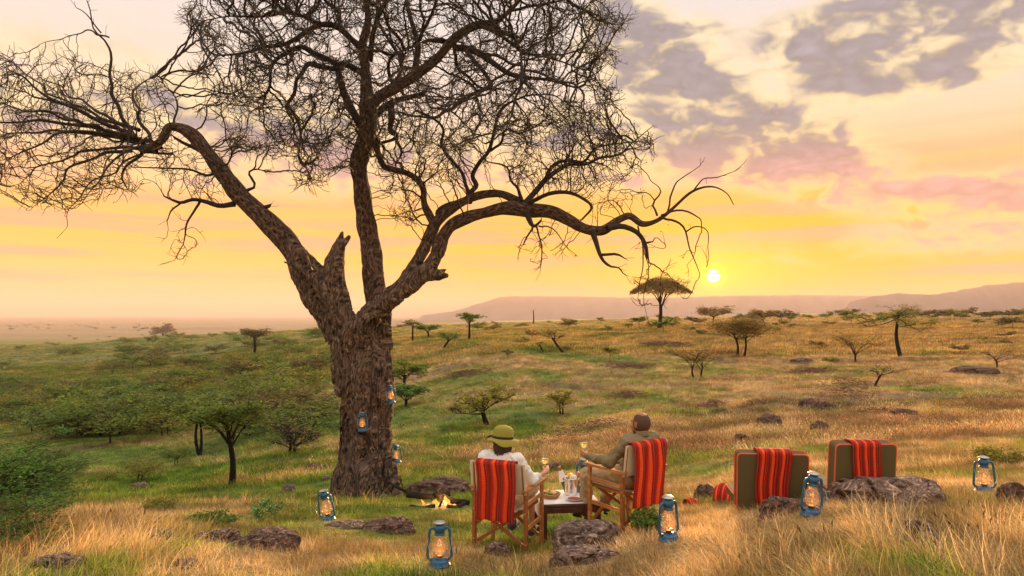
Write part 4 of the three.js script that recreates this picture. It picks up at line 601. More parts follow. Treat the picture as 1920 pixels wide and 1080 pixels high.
// heaps of dead reddish brush lying in the grass
{
  const twig = std([0.17, 0.085, 0.06], 0.9);
  const heap = (px, py, wp, hp, label, seed) => {
    const R = rng(seed), p = ground(px, py), m = -p.z / F, L = [], w = wp * m; for (let i = 0; i < 420; i++) { const x = (R() + R() - 1) * w * 0.55, z = (R() - 0.5) * w * 0.5, y0 = land(p.x + x, p.z + z) - p.y, h = hp * m * Math.sqrt(Math.max(0.05, 1 - Math.pow(x / (w * 0.56), 2))) * R(), a = R() * 6.28, l = w * (0.03 + 0.07 * R()); L.push(tube([V(x, y0 + h, z), V(x + Math.cos(a) * l * 0.5, y0 + h + (R() - 0.4) * l * 0.4, z + Math.sin(a) * l * 0.5), V(x + Math.cos(a) * l, y0 + h + (R() - 0.5) * l * 0.6, z + Math.sin(a) * l)], [0.5 * m, 0.4 * m, 0.2 * m], 3, { cap: false })); }
    const o = thing('brush_heap', label, 'brush heap', p); part('twigs', merge(L), twig, o).userData.kind = 'stuff';
  };
  heap(1050, 832, 120, 34, 'heap of dead reddish brush on the slope behind the wine glasses', 1); heap(1120, 806, 90, 20, 'smaller strip of dead brush above the big brush heap', 2); heap(1590, 742, 110, 34, 'dry brown brush mound above the right cushion', 3); heap(620, 770, 70, 14, 'strip of dead brush just left of the great trunk', 4); heap(1175, 745, 90, 12, 'low reddish brush strip left of the seated man’s head', 5); heap(1335, 762, 60, 12, 'small reddish brush patch right of the seated man', 6); heap(1640, 775, 130, 10, 'wide thin strip of dead brush on the bare patch at right', 7); heap(1250, 650, 110, 9, 'dark brush strip below the flat-topped acacia', 8); heap(870, 705, 120, 10, 'dark brush strip on the green slope right of the great trunk', 9); heap(1520, 700, 90, 10, 'brush strip below the low rock outcrops', 10); heap(1180, 690, 100, 8, 'thin brush strip in the middle of the open slope', 11);
  const put = (px, py, wp, hp, mat, label, seed) => { const p = ground(px, py), m = -p.z / F; const o = plant('low_bush', label, 'bush', p, 0, acacia(seed, { h: hp * m, w: wp * m, stem: 0.2, dome: 0.7, stems: 2, boughs: 12, leaves: 2600, size: 3 * m, pad: 0.4, r0: 1.5 * m, droop: 0.5, twigs: 5 }), leafMat[mat]); return o; };
  put(1216, 1000, 62, 56, 2, 'dense green bush under the blanket of the man’s chair', 61); put(300, 962, 60, 24, 1, 'low yellow-green clump in the left foreground', 62); put(400, 985, 70, 26, 2, 'low green clump right of the yellow-green one', 63); put(1880, 870, 90, 30, 1, 'low green clump above the farthest lantern', 64);
}
// ---------------------------------------------------------------- made things
const RB = (w, h, d, r = 0.006) => { // a box with chamfered edges
  const s = new THREE.Shape(), a = w / 2 - r, b = h / 2 - r; s.moveTo(-a, -b); s.lineTo(a, -b); s.lineTo(a, b); s.lineTo(-a, b); s.closePath();
  const g = new THREE.ExtrudeGeometry(s, { depth: d - 2 * r, bevelEnabled: true, bevelThickness: r, bevelSize: r, bevelSegments: 2, steps: 1 }); g.translate(0, 0, -(d - 2 * r) / 2); return g;
};
const box = (w, h, d, x, y, z, r) => RB(w, h, d, r).translate(x, y, z);
function bar(a, b, w, t, r = 0.004) { // a squared bar from a to b
  const l = a.distanceTo(b), g = RB(w, l, t, r), q = new THREE.Quaternion().setFromUnitVectors(V(0, 1, 0), b.clone().sub(a).normalize()); g.applyQuaternion(q); const m = a.clone().add(b).multiplyScalar(0.5); return g.translate(m.x, m.y, m.z);
}
const lathe = (pts, n = 28) => new THREE.LatheGeometry(pts.map(([r, y]) => new THREE.Vector2(r, y)), n);
const wire = (pts, r, s = 6, step = 0.02) => { const p = spline(pts, step); return tube(p, r, s); };
function shell(f, nu, nv, th) { // a cloth of real thickness over f(u, v) -> point
  const A = [], nrm = [], P = [], U = [], I = [], e = 1e-3;
  for (let j = 0; j <= nv; j++) for (let i = 0; i <= nu; i++) { const u = i / nu, v = j / nv, p = f(u, v), a = f(Math.min(1, u + e), v).sub(f(Math.max(0, u - e), v)), b = f(u, Math.min(1, v + e)).sub(f(u, Math.max(0, v - e))); A.push(p); nrm.push(a.cross(b).normalize()); }
  for (const s of [0.5, -0.5]) A.forEach((p, k) => { P.push(p.x + nrm[k].x * th * s, p.y + nrm[k].y * th * s, p.z + nrm[k].z * th * s); U.push((k % (nu + 1)) / nu, Math.floor(k / (nu + 1)) / nv); });
  const n = A.length, id = (i, j) => j * (nu + 1) + i, quad = (a, b, c, d) => I.push(a, b, c, a, c, d);
  for (let j = 0; j < nv; j++) for (let i = 0; i < nu; i++) { quad(id(i, j), id(i + 1, j), id(i + 1, j + 1), id(i, j + 1)); quad(n + id(i, j), n + id(i, j + 1), n + id(i + 1, j + 1), n + id(i + 1, j)); }
  for (let i = 0; i < nu; i++) { quad(id(i, 0), n + id(i, 0), n + id(i + 1, 0), id(i + 1, 0)); quad(id(i, nv), id(i + 1, nv), n + id(i + 1, nv), n + id(i, nv)); }
  for (let j = 0; j < nv; j++) { quad(id(0, j), id(0, j + 1), n + id(0, j + 1), n + id(0, j)); quad(id(nu, j), n + id(nu, j), n + id(nu, j + 1), id(nu, j + 1)); }
  return geom(P, I, { uv: [U, 2] });
}
// ---- materials
const weave = tex(128, 128, (u, v, x, y) => 0.5 + 0.22 * ((x + y) % 4 < 2 ? 1 : -1) + 0.15 * tnoise(u, v, 40), false);
const stripes = tex(256, 128, (u, v, x, y) => {
  let c = [0.74, 0.10, 0.06]; const line = (a, w, k) => { if (Math.abs(u - a) < w) c = k; };
  for (let i = 0; i < 26; i++) line((i + 0.5) / 26, 0.008, i % 2 ? [0.52, 0.17, 0.08] : [0.86, 0.15, 0.07]);
  for (const a of [0.05, 0.33, 0.61, 0.89]) { line(a, 0.012, [0.30, 0.16, 0.07]); line(a + 0.03, 0.008, [0.42, 0.16, 0.07]); }
  for (const a of [0.17, 0.46, 0.76]) { line(a, 0.045, [0.90, 0.20, 0.07]); line(a, 0.031, [1.0, 0.36, 0.10]); line(a + 0.058, 0.012, [0.30, 0.11, 0.06]); }
  const k = 0.92 + 0.1 * (y % 3 === 0 ? 1 : 0) + 0.08 * tnoise(u, v, 50, 30); return c.map((q) => q * k);
});
const wool = std([1, 1, 1], 0.95, { map: stripes, bumpMap: (() => { const t = weave.clone(); t.repeat.set(6, 8); t.needsUpdate = true; return t; })(), bumpScale: 0.003 });
const woodTex = tex(128, 256, (u, v) => { const n = tnoise(u, v, 26, 3) + 0.4 * tnoise(u, v, 60, 6, 4); return [0.86 + 0.25 * n, 0.84 + 0.28 * n, 0.8 + 0.3 * n]; });
const teak = std([0.42, 0.155, 0.05], 0.5, { map: woodTex }), teakLight = std([0.60, 0.27, 0.09], 0.5, { map: woodTex }), darkWood = std([0.10, 0.038, 0.022], 0.45, { map: woodTex });
const canvas = std([0.62, 0.55, 0.42], 0.9, { bumpMap: weave, bumpScale: 0.001 }), steel = std([0.62, 0.62, 0.64], 0.3, { metalness: 1 });
const olive = std([0.105, 0.085, 0.032], 0.9, { bumpMap: (() => { const t = weave.clone(); t.repeat.set(10, 10); t.needsUpdate = true; return t; })(), bumpScale: 0.001 }), piping = std([0.70, 0.11, 0.05], 0.8);
const linen = std([0.80, 0.78, 0.78], 0.9), glass = phys([1, 1, 1], 0.02, { transmission: 1, thickness: 0, ior: 1.45 });
const enamelTex = tex(256, 256, (u, v) => { const n = 0.1 * tnoise(u, v, 20) + 0.08 * tnoise(u, v, 70, 70, 3), w = smooth(0.30, 0.42, tnoise(u, v, 26, 26, 9)); return [lerp(0.13 + n, 0.40, w), lerp(0.38 + n, 0.36, w), lerp(0.54 + n, 0.33, w)]; });
const enamel = std([1, 1, 1], 0.38, { map: enamelTex, metalness: 0.25 }), bareTin = std([0.40, 0.38, 0.36], 0.45, { metalness: 0.9 }), sootTin = std([0.05, 0.05, 0.05], 0.7), brass = std([0.55, 0.36, 0.14], 0.4, { metalness: 1 });
const globeGlass = phys([1.0, 0.86, 0.72], 0.10, { transmission: 0.88, thickness: 0, ior: 1.45 });
const flameMat = std([0, 0, 0], 1, { emissive: C(1, 0.42, 0.05), emissiveIntensity: 0.45 }), coreMat = std([0, 0, 0], 1, { emissive: C(1, 0.80, 0.30), emissiveIntensity: 0.55 });

// ---- storm lanterns
function lantern(label, pos, tilt = [0, 0, 0], size = 1, first) {
  const o = thing('storm_lantern', label, 'lantern', pos, 0, 'blue storm lanterns round the picnic'); o.rotation.set(...tilt); o.scale.setScalar(size);
  if (first) { for (const c of first.children) o.add(c.clone()); return o; }
  const tank = part('fuel_tank', lathe([[0, 0], [0.086, 0], [0.090, 0.006], [0.088, 0.012], [0.078, 0.018], [0.076, 0.040], [0.070, 0.050], [0.045, 0.060], [0.03, 0.064], [0, 0.064]]), enamel, o);
  part('filler_cap', new THREE.CylinderGeometry(0.012, 0.012, 0.012, 14).translate(0.058, 0.062, 0.02), bareTin, tank);
  const tubes = []; for (const s of [-1, 1]) part('side_tube', wire([V(s * 0.055, 0.050, 0), V(s * 0.082, 0.056, 0), V(s * 0.098, 0.078, 0), V(s * 0.097, 0.12, 0), V(s * 0.088, 0.22, 0), V(s * 0.084, 0.275, 0), V(s * 0.076, 0.302, 0), V(s * 0.056, 0.310, 0), V(s * 0.036, 0.304, 0)], 0.0115, 10, 0.01), enamel, o);
  part('burner', lathe([[0, 0.06], [0.024, 0.062], [0.026, 0.076], [0.036, 0.084], [0.036, 0.088], [0.012, 0.094], [0.008, 0.1], [0, 0.1]], 20), brass, o);
  part('glass_globe', lathe([[0.033, 0.088], [0.046, 0.105], [0.056, 0.130], [0.058, 0.150], [0.052, 0.180], [0.043, 0.210], [0.036, 0.235], [0.034, 0.252]], 32), globeGlass, o);
  part('wire_guard', [new THREE.TorusGeometry(0.063, 0.0018, 5, 36).rotateX(Math.PI / 2).translate(0, 0.125, 0), new THREE.TorusGeometry(0.05, 0.0018, 5, 32).rotateX(Math.PI / 2).translate(0, 0.2, 0), ...[0, 1, 2, 3].map((k) => wire([V(0.035, 0.086, 0), V(0.063, 0.125, 0), V(0.064, 0.15, 0), V(0.05, 0.2, 0), V(0.038, 0.25, 0)], 0.0016, 4).rotateY(k * Math.PI / 2 + 0.78)), wire([V(-0.092, 0.12, 0), V(-0.06, 0.115, 0.03), V(0, 0.11, 0.064), V(0.06, 0.115, 0.03), V(0.092, 0.12, 0)], 0.002, 5)], bareTin, o);
  const hood = part('hood', lathe([[0.036, 0.250], [0.044, 0.253], [0.044, 0.262], [0.037, 0.266], [0.037, 0.284], [0.046, 0.290], [0.049, 0.300], [0.048, 0.318], [0.038, 0.334], [0.030, 0.338]], 28), enamel, o);
  part('vent_hole', mergeGeometries([...Array(12).keys()].map((k) => new THREE.CylinderGeometry(0.0042, 0.0042, 0.004, 8).rotateZ(Math.PI / 2).translate(0.0375, 0.275, 0).rotateY(k * 0.5236))), sootTin, hood);
  part('chimney_neck', lathe([[0.031, 0.336], [0.031, 0.352]], 24), sootTin, hood);
  part('cap', lathe([[0, 0.372], [0.012, 0.371], [0.036, 0.364], [0.050, 0.355], [0.052, 0.351], [0.030, 0.350], [0, 0.350]], 28), bareTin, o);
  part('bail_handle', wire([V(-0.092, 0.235, 0.004), V(-0.098, 0.22, 0.03), V(-0.092, 0.17, 0.072), V(-0.05, 0.11, 0.102), V(0.02, 0.096, 0.108), V(0.07, 0.135, 0.094), V(0.098, 0.2, 0.045), V(0.092, 0.235, 0.004)], 0.0022, 6), bareTin, o);
  const fl = part('flame', lathe([[0, 0.099], [0.009, 0.102], [0.0145, 0.110], [0.011, 0.120], [0.005, 0.128], [0, 0.133]], 14), flameMat, o);
  const lamp = new THREE.PointLight(C(1, 0.45, 0.13), 0.010); lamp.name = 'lantern_light'; lamp.position.set(0, 0.116, 0); lamp.castShadow = true; o.add(lamp);
  return o;
}
const L0 = lantern('blue storm lantern standing upright alone at bottom centre', ground(824, 1060), [0, 0.15, 0]);
const Lset = (label, pos, tilt, size) => lantern(label, pos, tilt, size, L0);
{ const p = ground(616, 975); p.y -= 0.01; Lset('blue storm lantern tilting to the left before the great trunk', p, [0.06, -0.3, 0.19], 1); }
Lset('blue storm lantern standing by the tall grass behind the man’s chair', ground(1254, 1010).add(V(0, -0.01, 0)), [0.02, 0.5, 0.02], 1.02);
Lset('blue storm lantern leaning against the rock between the two cushions', ground(1520, 964).add(V(0, -0.01, 0)), [0.05, 0.25, -0.08], 1.02);
Lset('blue storm lantern farthest right, on the boulder near the edge', ground(1846, 918).add(V(0, -0.025, 0)), [0, -0.2, 0.0], 1.0);
// hung on the trunk from nails
for (const [px, py, dz, label, t] of [[734, 756, -0.26, 'blue storm lantern hung highest on the right side of the trunk', 0.10], [680, 808, -0.72, 'blue storm lantern hung on the front of the trunk', 0.04], [744, 867, -0.22, 'blue storm lantern hung lowest on the right side of the trunk', 0.06]]) {
  const p = at(px, py, TREE_D + dz); Lset(label, p, [0.02, 0.3, t], 0.92);
  const n = thing('hanging_wire', ['wire loop holding ' + label.replace('blue storm ', 'the ')].join(''), 'wire', p.clone().add(V(-0.03 * Math.sign(px - 690 || -1) * 0, 0.3, 0)));
  part('loop', wire([V(-0.07, -0.06, 0.0), V(-0.04, 0.06, 0), V(0, 0.11, 0), V(0.04, 0.06, 0), V(0.07, -0.06, 0)], 0.0025, 5), bareTin, n); part('nail', new THREE.CylinderGeometry(0.004, 0.004, 0.34, 8).rotateX(Math.PI / 2).translate(px > 700 ? -0.05 : 0, 0.108, px > 700 ? 0 : -0.12), sootTin, n);
}
// ---- director's chairs
function directorChair(label, pos, turn) {
  const o = thing('director_chair', label, 'chair', pos, turn, 'folding wooden chairs at the table');
  const X = 0.27, ZB = 0.22, ZF = -0.24;
  for (const s of [-1, 1]) {
    for (const z of [ZB, ZF]) { const l = part('leg', bar(V(s * X, -0.06, z), V(s * X, 0.625, z), 0.036, 0.036), z > 0 ? teak : teakLight, o); part('bolt', mergeGeometries([0.13, 0.42].map((y) => new THREE.SphereGeometry(0.007, 8, 6).translate(s * X, y, z + 0.019))), steel, l); }
    part('armrest', box(0.062, 0.026, 0.58, s * (X + 0.004), 0.638, -0.02, 0.006), teakLight, o);
    part('side_rail', box(0.022, 0.034, 0.43, s * X, 0.50, -0.01), teakLight, o); part('side_rail', box(0.022, 0.034, 0.43, s * X, 0.27, -0.01), teakLight, o);
    part('back_post', bar(V(s * 0.262, 0.60, ZB + 0.012), V(s * 0.258, 0.885, ZB + 0.05), 0.026, 0.026), teak, o); part('seat_rail', box(0.03, 0.03, 0.44, s * 0.225, 0.43, -0.01), teak, o);
  }
  for (const z of [ZB - 0.03, ZF + 0.03]) { part('cross_brace', bar(V(-0.25, 0.10, z), V(0.225, 0.425, z), 0.034, 0.018), teak, o); part('cross_brace', bar(V(0.25, 0.10, z + 0.02), V(-0.225, 0.425, z + 0.02), 0.034, 0.018), teak, o); }
  part('brace_pivot', new THREE.CylinderGeometry(0.008, 0.008, 0.07, 10).rotateX(Math.PI / 2).translate(-0.01, 0.265, ZB - 0.015), steel, o);
  part('seat_canvas', shell((u, v) => V((u - 0.5) * 0.48, 0.452 - 0.03 * Math.sin(Math.PI * u), lerp(0.2, -0.24, v)), 16, 8, 0.006), canvas, o);
  part('back_canvas', shell((u, v) => V((u - 0.5) * 0.575, lerp(0.60, 0.90, v), 0.225 + 0.045 * (v) + 0.032 * Math.sin(Math.PI * u) + (Math.abs(u - 0.5) > 0.46 ? 0.018 : 0)), 32, 8, 0.007), canvas, o);
  return o;
}
const fdir = (t) => V(-Math.sin(t), 0, -Math.cos(t));
const W_TURN = -0.38, M_TURN = 0.62;
const wPos = ground(937, 1032).addScaledVector(fdir(W_TURN), 0.22), mPos = ground(1205, 990).addScaledVector(fdir(M_TURN), 0.22);
wPos.y = land(wPos.x, wPos.z) + 0.005; mPos.y = land(mPos.x, mPos.z) + 0.005;
directorChair('wooden folding chair under the person in the green hat', wPos, W_TURN);
directorChair('wooden folding chair under the balding man, seen from its side', mPos, M_TURN);
// ---- striped throws: hung over a ridge running along local x at height top, thickness deep
function throwCloth(label, pos, turn, { w, top, back, front, deep, z0, lean = 0, skew = 0, ripple = 0.016, group = 'striped red blankets' }) {
  const o = thing('striped_blanket', label, 'blanket', pos, turn, group), total = back + front + deep;
  part('cloth', shell((u, v) => {
    const x = (u - 0.5) * w; let b = back * (1 + skew * (u - 0.5)); const l = v * (front + deep + b); let y, z;
    if (l < front) { y = top - (front - l); z = z0 - deep / 2; } else if (l < front + deep) { const a = (l - front) / deep * Math.PI; z = z0 - Math.cos(a) * deep / 2; y = top + Math.sin(a) * Math.min(0.02, deep * 0.3); } else { y = top - (l - front - deep); z = z0 + deep / 2; }
    const fall = Math.max(0, top - y), rp = ripple * smooth(0, 0.25, fall) * (Math.sin(u * 21 + pos.x * 3) + 0.6 * Math.sin(u * 9 + fall * 3 + pos.x)) * (l > front ? 1 : -0.5);
    return V(x + 0.012 * Math.sin(fall * 9 + pos.x * 5) - 0.03 * fall * (u - 0.5), y, z - lean * fall + rp + (l > front + deep ? 0.012 : 0));
  }, 64, 40, 0.007), wool, o); return o;
}
throwCloth('striped red blanket on the back of the chair of the person in the hat', wPos, W_TURN, { w: 0.41, top: 0.905, back: 0.56, front: 0.16, deep: 0.075, z0: 0.292, lean: 0.06 });
throwCloth('striped red blanket on the back of the man’s chair', mPos, M_TURN, { w: 0.45, top: 0.905, back: 0.60, front: 0.16, deep: 0.075, z0: 0.292, lean: 0.05 });
// ---- cushioned low seats
function lowSeat(label, pos, turn, w, h) {
  const o = thing('floor_chair', label, 'floor chair', pos, turn, 'olive cushion seats with red piping'), th = 0.15, r = 0.045;
  const slab = (w, h, th) => { const s = new THREE.Shape(), a = w / 2, b = h / 2; s.moveTo(-a + r, -b); s.lineTo(a - r, -b); s.quadraticCurveTo(a, -b, a, -b + r); s.lineTo(a, b - r); s.quadraticCurveTo(a, b, a - r, b); s.lineTo(-a + r, b); s.quadraticCurveTo(-a, b, -a, b - r); s.lineTo(-a, -b + r); s.quadraticCurveTo(-a, -b, -a + r, -b); return [s, new THREE.ExtrudeGeometry(s, { depth: th - 0.03, bevelEnabled: true, bevelThickness: 0.015, bevelSize: 0.012, bevelSegments: 3, curveSegments: 8 }).translate(0, 0, -(th - 0.03) / 2)]; };
  const edge = (s, z) => { const p = s.getPoints(10).map((q) => V(q.x * 1.035, q.y * 1.035, z)); p.push(p[0].clone()); return tube(p, 0.008, 6); };
  const place = (g) => g.rotateX(0.12).translate(0, h / 2 - 0.03, 0.02);
  const [s, g] = slab(w, h, th), back = part('back_cushion', boxUV(place(g), 2), olive, o); part('piping', place(edge(s, th / 2 - 0.008)), piping, back); part('piping', place(edge(s, -th / 2 + 0.008)), piping, back);
  const [s2, g2] = slab(w, 0.42, 0.10); const fl = (q) => q.rotateX(-Math.PI / 2).translate(0, 0.04, -0.33); const seat = part('seat_cushion', boxUV(fl(g2), 2), olive, o); part('piping', fl(edge(s2, 0.04)), piping, seat);
  return o;
}
const s1 = ground(1445, 948), s2 = ground(1614, 934); const S1T = -0.12, S2T = 0.0;
lowSeat('olive cushion seat on the left, its blanket hanging low over the rock', s1, S1T, 0.70, 0.60);
lowSeat('olive cushion seat on the right, turned so that its side shows', s2, S2T, 0.56, 0.57);
throwCloth('striped red blanket over the left cushion, reaching the rocks', s1, S1T, { w: 0.355, top: 0.595, back: 0.60, front: 0.3, deep: 0.19, z0: 0.055, lean: 0.12, skew: -0.45, ripple: 0.005 });
throwCloth('striped red blanket over the right cushion', s2, S2T, { w: 0.27, top: 0.552, back: 0.44, front: 0.3, deep: 0.19, z0: 0.055, lean: 0.12, ripple: 0.005 });
{ // the ends of cloth that lie beside the seats
  const roll = (name, label, px, py, w, h, turn) => { const p = ground(px, py), m = -p.z / F, o = thing(name, label, 'blanket', p, turn, null); part('cloth', shell((u, v) => { const a = v * 3.6 - 0.2; return V((u - 0.5) * w * m, Math.sin(Math.min(a, 3.2)) * h * m * (0.9 + 0.2 * Math.sin(u * 5)) + 0.01, -Math.cos(a) * h * m * 0.9 + 0.02 * Math.sin(u * 11)); }, 24, 24, 0.01), wool, o); return o; };
  roll('rolled_blanket', 'rolled red striped cloth poking out left of the left cushion', 1362, 938, 36, 26, -0.6); roll('rolled_blanket', 'bit of red striped cloth showing left of the right cushion', 1558, 920, 24, 20, -0.5); roll('folded_blanket', 'small folded red cloth on the ground right of the man’s chair', 1297, 948, 26, 12, 0.3);
}
// ---- the low table and what stands on it
const tPos = ground(1062, 1000); tPos.y = land(tPos.x, tPos.z); const T_TURN = 0.12, TH = 0.37;
{
  const o = thing('low_table', 'low dark wooden table between the two chairs', 'table', tPos, T_TURN); const w = 0.62, d = 0.56;
  for (const x of [-1, 1]) for (const z of [-1, 1]) part('leg', bar(V(x * (w / 2 - 0.03), -0.06, z * (d / 2 - 0.03)), V(x * (w / 2 - 0.03), TH - 0.02, z * (d / 2 - 0.03)), 0.055, 0.055), darkWood, o);
  part('table_top', box(w, 0.03, d, 0, TH - 0.005, 0), darkWood, o); for (const z of [-1, 1]) part('apron', box(w - 0.06, 0.055, 0.02, 0, TH - 0.05, z * (d / 2 - 0.012)), darkWood, o); for (const x of [-1, 1]) part('apron', box(0.02, 0.055, d - 0.06, x * (w / 2 - 0.012), TH - 0.05, 0), darkWood, o);
  const c = thing('table_cloth', 'pale cloth spread over the low table, hanging at its left side', 'tablecloth', tPos, T_TURN);
  part('cloth', shell((u, v) => { const x = lerp(-w / 2 - 0.16, w / 2 - 0.01, u), z = lerp(-d / 2 + 0.01, d / 2 - 0.012, v), ov = Math.max(0, -w / 2 - 0.004 - x); return V(x + ov * 0.97 - (ov > 0 ? 0.006 : 0), TH + 0.0165 - ov + 0.001 * noise(x * 14, z * 14), z + ov * 0.03 * Math.sin(z * 20)); }, 48, 24, 0.004), linen, c);
  const onT = (x, z, y = 0.021) => tPos.clone().add(V(x, TH + y, z).applyAxisAngle(V(0, 1, 0), T_TURN));
  { const b = thing('ice_bucket', 'silver ice bucket with a bottle on the low table', 'bucket', onT(0.06, -0.06)); part('bucket_body', lathe([[0, 0], [0.062, 0], [0.066, 0.006], [0.084, 0.17], [0.090, 0.176], [0.088, 0.182], [0.081, 0.172], [0.06, 0.012], [0, 0.012]], 32), std([0.8, 0.78, 0.78], 0.22, { metalness: 1 }), b); part('foot_ring', new THREE.TorusGeometry(0.062, 0.006, 8, 32).rotateX(Math.PI / 2).translate(0, 0.005, 0), steel, b); for (const s of [-1, 1]) part('handle', new THREE.TorusGeometry(0.026, 0.005, 8, 20, Math.PI).rotateZ(s > 0 ? -Math.PI / 2 : Math.PI / 2).translate(s * 0.08, 0.13, 0), steel, b); }
  { const b = thing('wine_bottle', 'bottle wrapped in white cloth leaning in the ice bucket', 'bottle', onT(0.035, -0.06, 0.03)); b.rotation.z = 0.33; part('bottle_glass', lathe([[0, 0], [0.036, 0.002], [0.037, 0.17], [0.030, 0.20], [0.015, 0.235], [0.014, 0.29], [0.016, 0.295], [0.016, 0.305], [0, 0.305]], 22), std([0.06, 0.09, 0.03], 0.12), b); part('foil', lathe([[0.0148, 0.245], [0.0155, 0.25], [0.0172, 0.296], [0.0172, 0.307], [0, 0.3085]], 18), std([0.42, 0.24, 0.1], 0.4, { metalness: 0.8 }), b);
    const n = thing('napkin', 'white napkin tied round the neck of the bottle', 'napkin', b.position); n.rotation.z = 0.33; part('cloth', shell((u, v) => { const a = u * 6.1, r = 0.021 + 0.022 * (1 - v) + 0.006 * Math.sin(u * 19) * (1 - v); return V(Math.cos(a) * r - 0.01 * (1 - v), lerp(0.13, 0.262, v) + 0.02 * Math.sin(u * 6) * (1 - v), Math.sin(a) * r); }, 40, 12, 0.003), linen, n); }
  { const b = thing('copper_bottle', 'second bottle with a coppery neck in the ice bucket', 'bottle', onT(0.10, -0.07, 0.03)); b.rotation.z = -0.2; part('bottle_glass', lathe([[0, 0], [0.034, 0.002], [0.035, 0.13], [0.014, 0.19], [0, 0.19]], 20), std([0.25, 0.1, 0.04], 0.15), b); part('foil', lathe([[0.0145, 0.17], [0.016, 0.232], [0, 0.234]], 16), std([0.6, 0.3, 0.13], 0.35, { metalness: 0.9 }), b); }
  { const b = thing('lemon', 'yellow lemon on the rim of the ice bucket', 'lemon', onT(0.055, -0.055, 0.225)); part('peel', lathe([[0, -0.037], [0.008, -0.034], [0.022, -0.02], [0.027, 0], [0.022, 0.02], [0.008, 0.034], [0, 0.038]], 18).rotateZ(1.1), std([0.75, 0.55, 0.04], 0.5), b); }
  { const b = thing('napkin', 'crumpled white napkin stuffed in the ice bucket', 'napkin', onT(0.085, -0.04, 0.20)); part('cloth', rockGeo(31, 0.075, 0.045, 0.07, 0.35), linen, b); }
  { const b = thing('bread_basket', 'woven basket of snacks on the left of the low table', 'basket', onT(-0.17, 0.02)); for (let i = 0; i < 5; i++) part('coil', new THREE.TorusGeometry(0.075 + i * 0.006, 0.007, 7, 36).rotateX(Math.PI / 2).translate(0, 0.006 + i * 0.009, 0), std([0.42 - (i % 2) * 0.08, 0.27 - (i % 2) * 0.06, 0.10], 0.85), b); part('basket_floor', new THREE.CylinderGeometry(0.08, 0.075, 0.008, 28).translate(0, 0.006, 0), std([0.36, 0.23, 0.09], 0.9), b); const R = rng(3); for (let i = 0; i < 26; i++) { const s = thing('snack', ['golden crisp piled in the woven basket', 'green leaf garnish among the crisps in the woven basket'][i % 5 === 0 ? 1 : 0], i % 5 === 0 ? 'garnish' : 'crisp', onT(-0.17 + (R() - 0.5) * 0.11, 0.02 + (R() - 0.5) * 0.11, 0.05 + R() * 0.03), R() * 6, i % 5 === 0 ? 'green garnish in the basket' : 'crisps in the woven basket'); const a = R() * 2 - 1; part('piece', shell((u, v) => V((u - 0.5) * 0.045, 0.012 * Math.sin(u * 3 + v * 2) + a * 0.02 * (u - 0.5), (v - 0.5) * 0.036), 6, 6, 0.004), i % 5 === 0 ? std([0.16, 0.24, 0.05], 0.8) : std([0.72, 0.50, 0.20], 0.8), s); } }
  { const b = thing('snack_plate', 'white plate of reddish nuts at the front of the low table', 'plate', onT(0.05, 0.16)); part('dish', lathe([[0, 0.004], [0.05, 0.004], [0.085, 0.016], [0.09, 0.018], [0.088, 0.022], [0.05, 0.011], [0, 0.010]], 36), std([0.8, 0.78, 0.76], 0.25), b); const R = rng(8), N = []; for (let i = 0; i < 130; i++) { const a = R() * 6.28, r = Math.sqrt(R()) * 0.066, g = new THREE.IcosahedronGeometry(0.0075, 1); g.scale(1, 0.75, 1.5); g.rotateY(R() * 6); N.push(g.translate(Math.cos(a) * r, 0.016 + (0.066 - r) * 0.25 * R(), Math.sin(a) * r)); } const n = thing('nuts', 'heap of small reddish nuts on the white plate', 'nuts', b.position, 0); part('pile', merge(N), std([0.42, 0.12, 0.07], 0.6), n); n.userData.kind = 'stuff'; }
  Lset('blue storm lantern on the low table beside the man’s hand', onT(0.235, -0.17), [0, 0.2, 0], 0.98);
}
// ---- wine glasses
function wineGlass(label, p) {
  const o = thing('wine_glass', label, 'wine glass', p, 0, 'glasses of white wine held up'); o.scale.setScalar(1.12);
  part('bowl', lathe([[0.002, 0.09], [0.012, 0.094], [0.030, 0.108], [0.040, 0.130], [0.042, 0.150], [0.040, 0.180], [0.035, 0.212], [0.0342, 0.2125], [0.0388, 0.180], [0.0408, 0.150], [0.0388, 0.131], [0.029, 0.110], [0.011, 0.0955], [0, 0.094]], 32), glass, o); part('stem', lathe([[0, 0], [0.036, 0], [0.036, 0.002], [0.010, 0.006], [0.0042, 0.014], [0.0036, 0.06], [0.0045, 0.086], [0.008, 0.092]], 24), glass, o);
  part('wine', lathe([[0, 0.0962], [0.011, 0.0975], [0.0285, 0.1115], [0.0383, 0.132], [0.0394, 0.140], [0, 0.140]], 32), phys([1, 0.93, 0.62], 0.03, { transmission: 0.95, thickness: 0.06, ior: 1.33, attenuationColor: C(1, 0.85, 0.38), attenuationDistance: 0.10 }), o); return o;
}
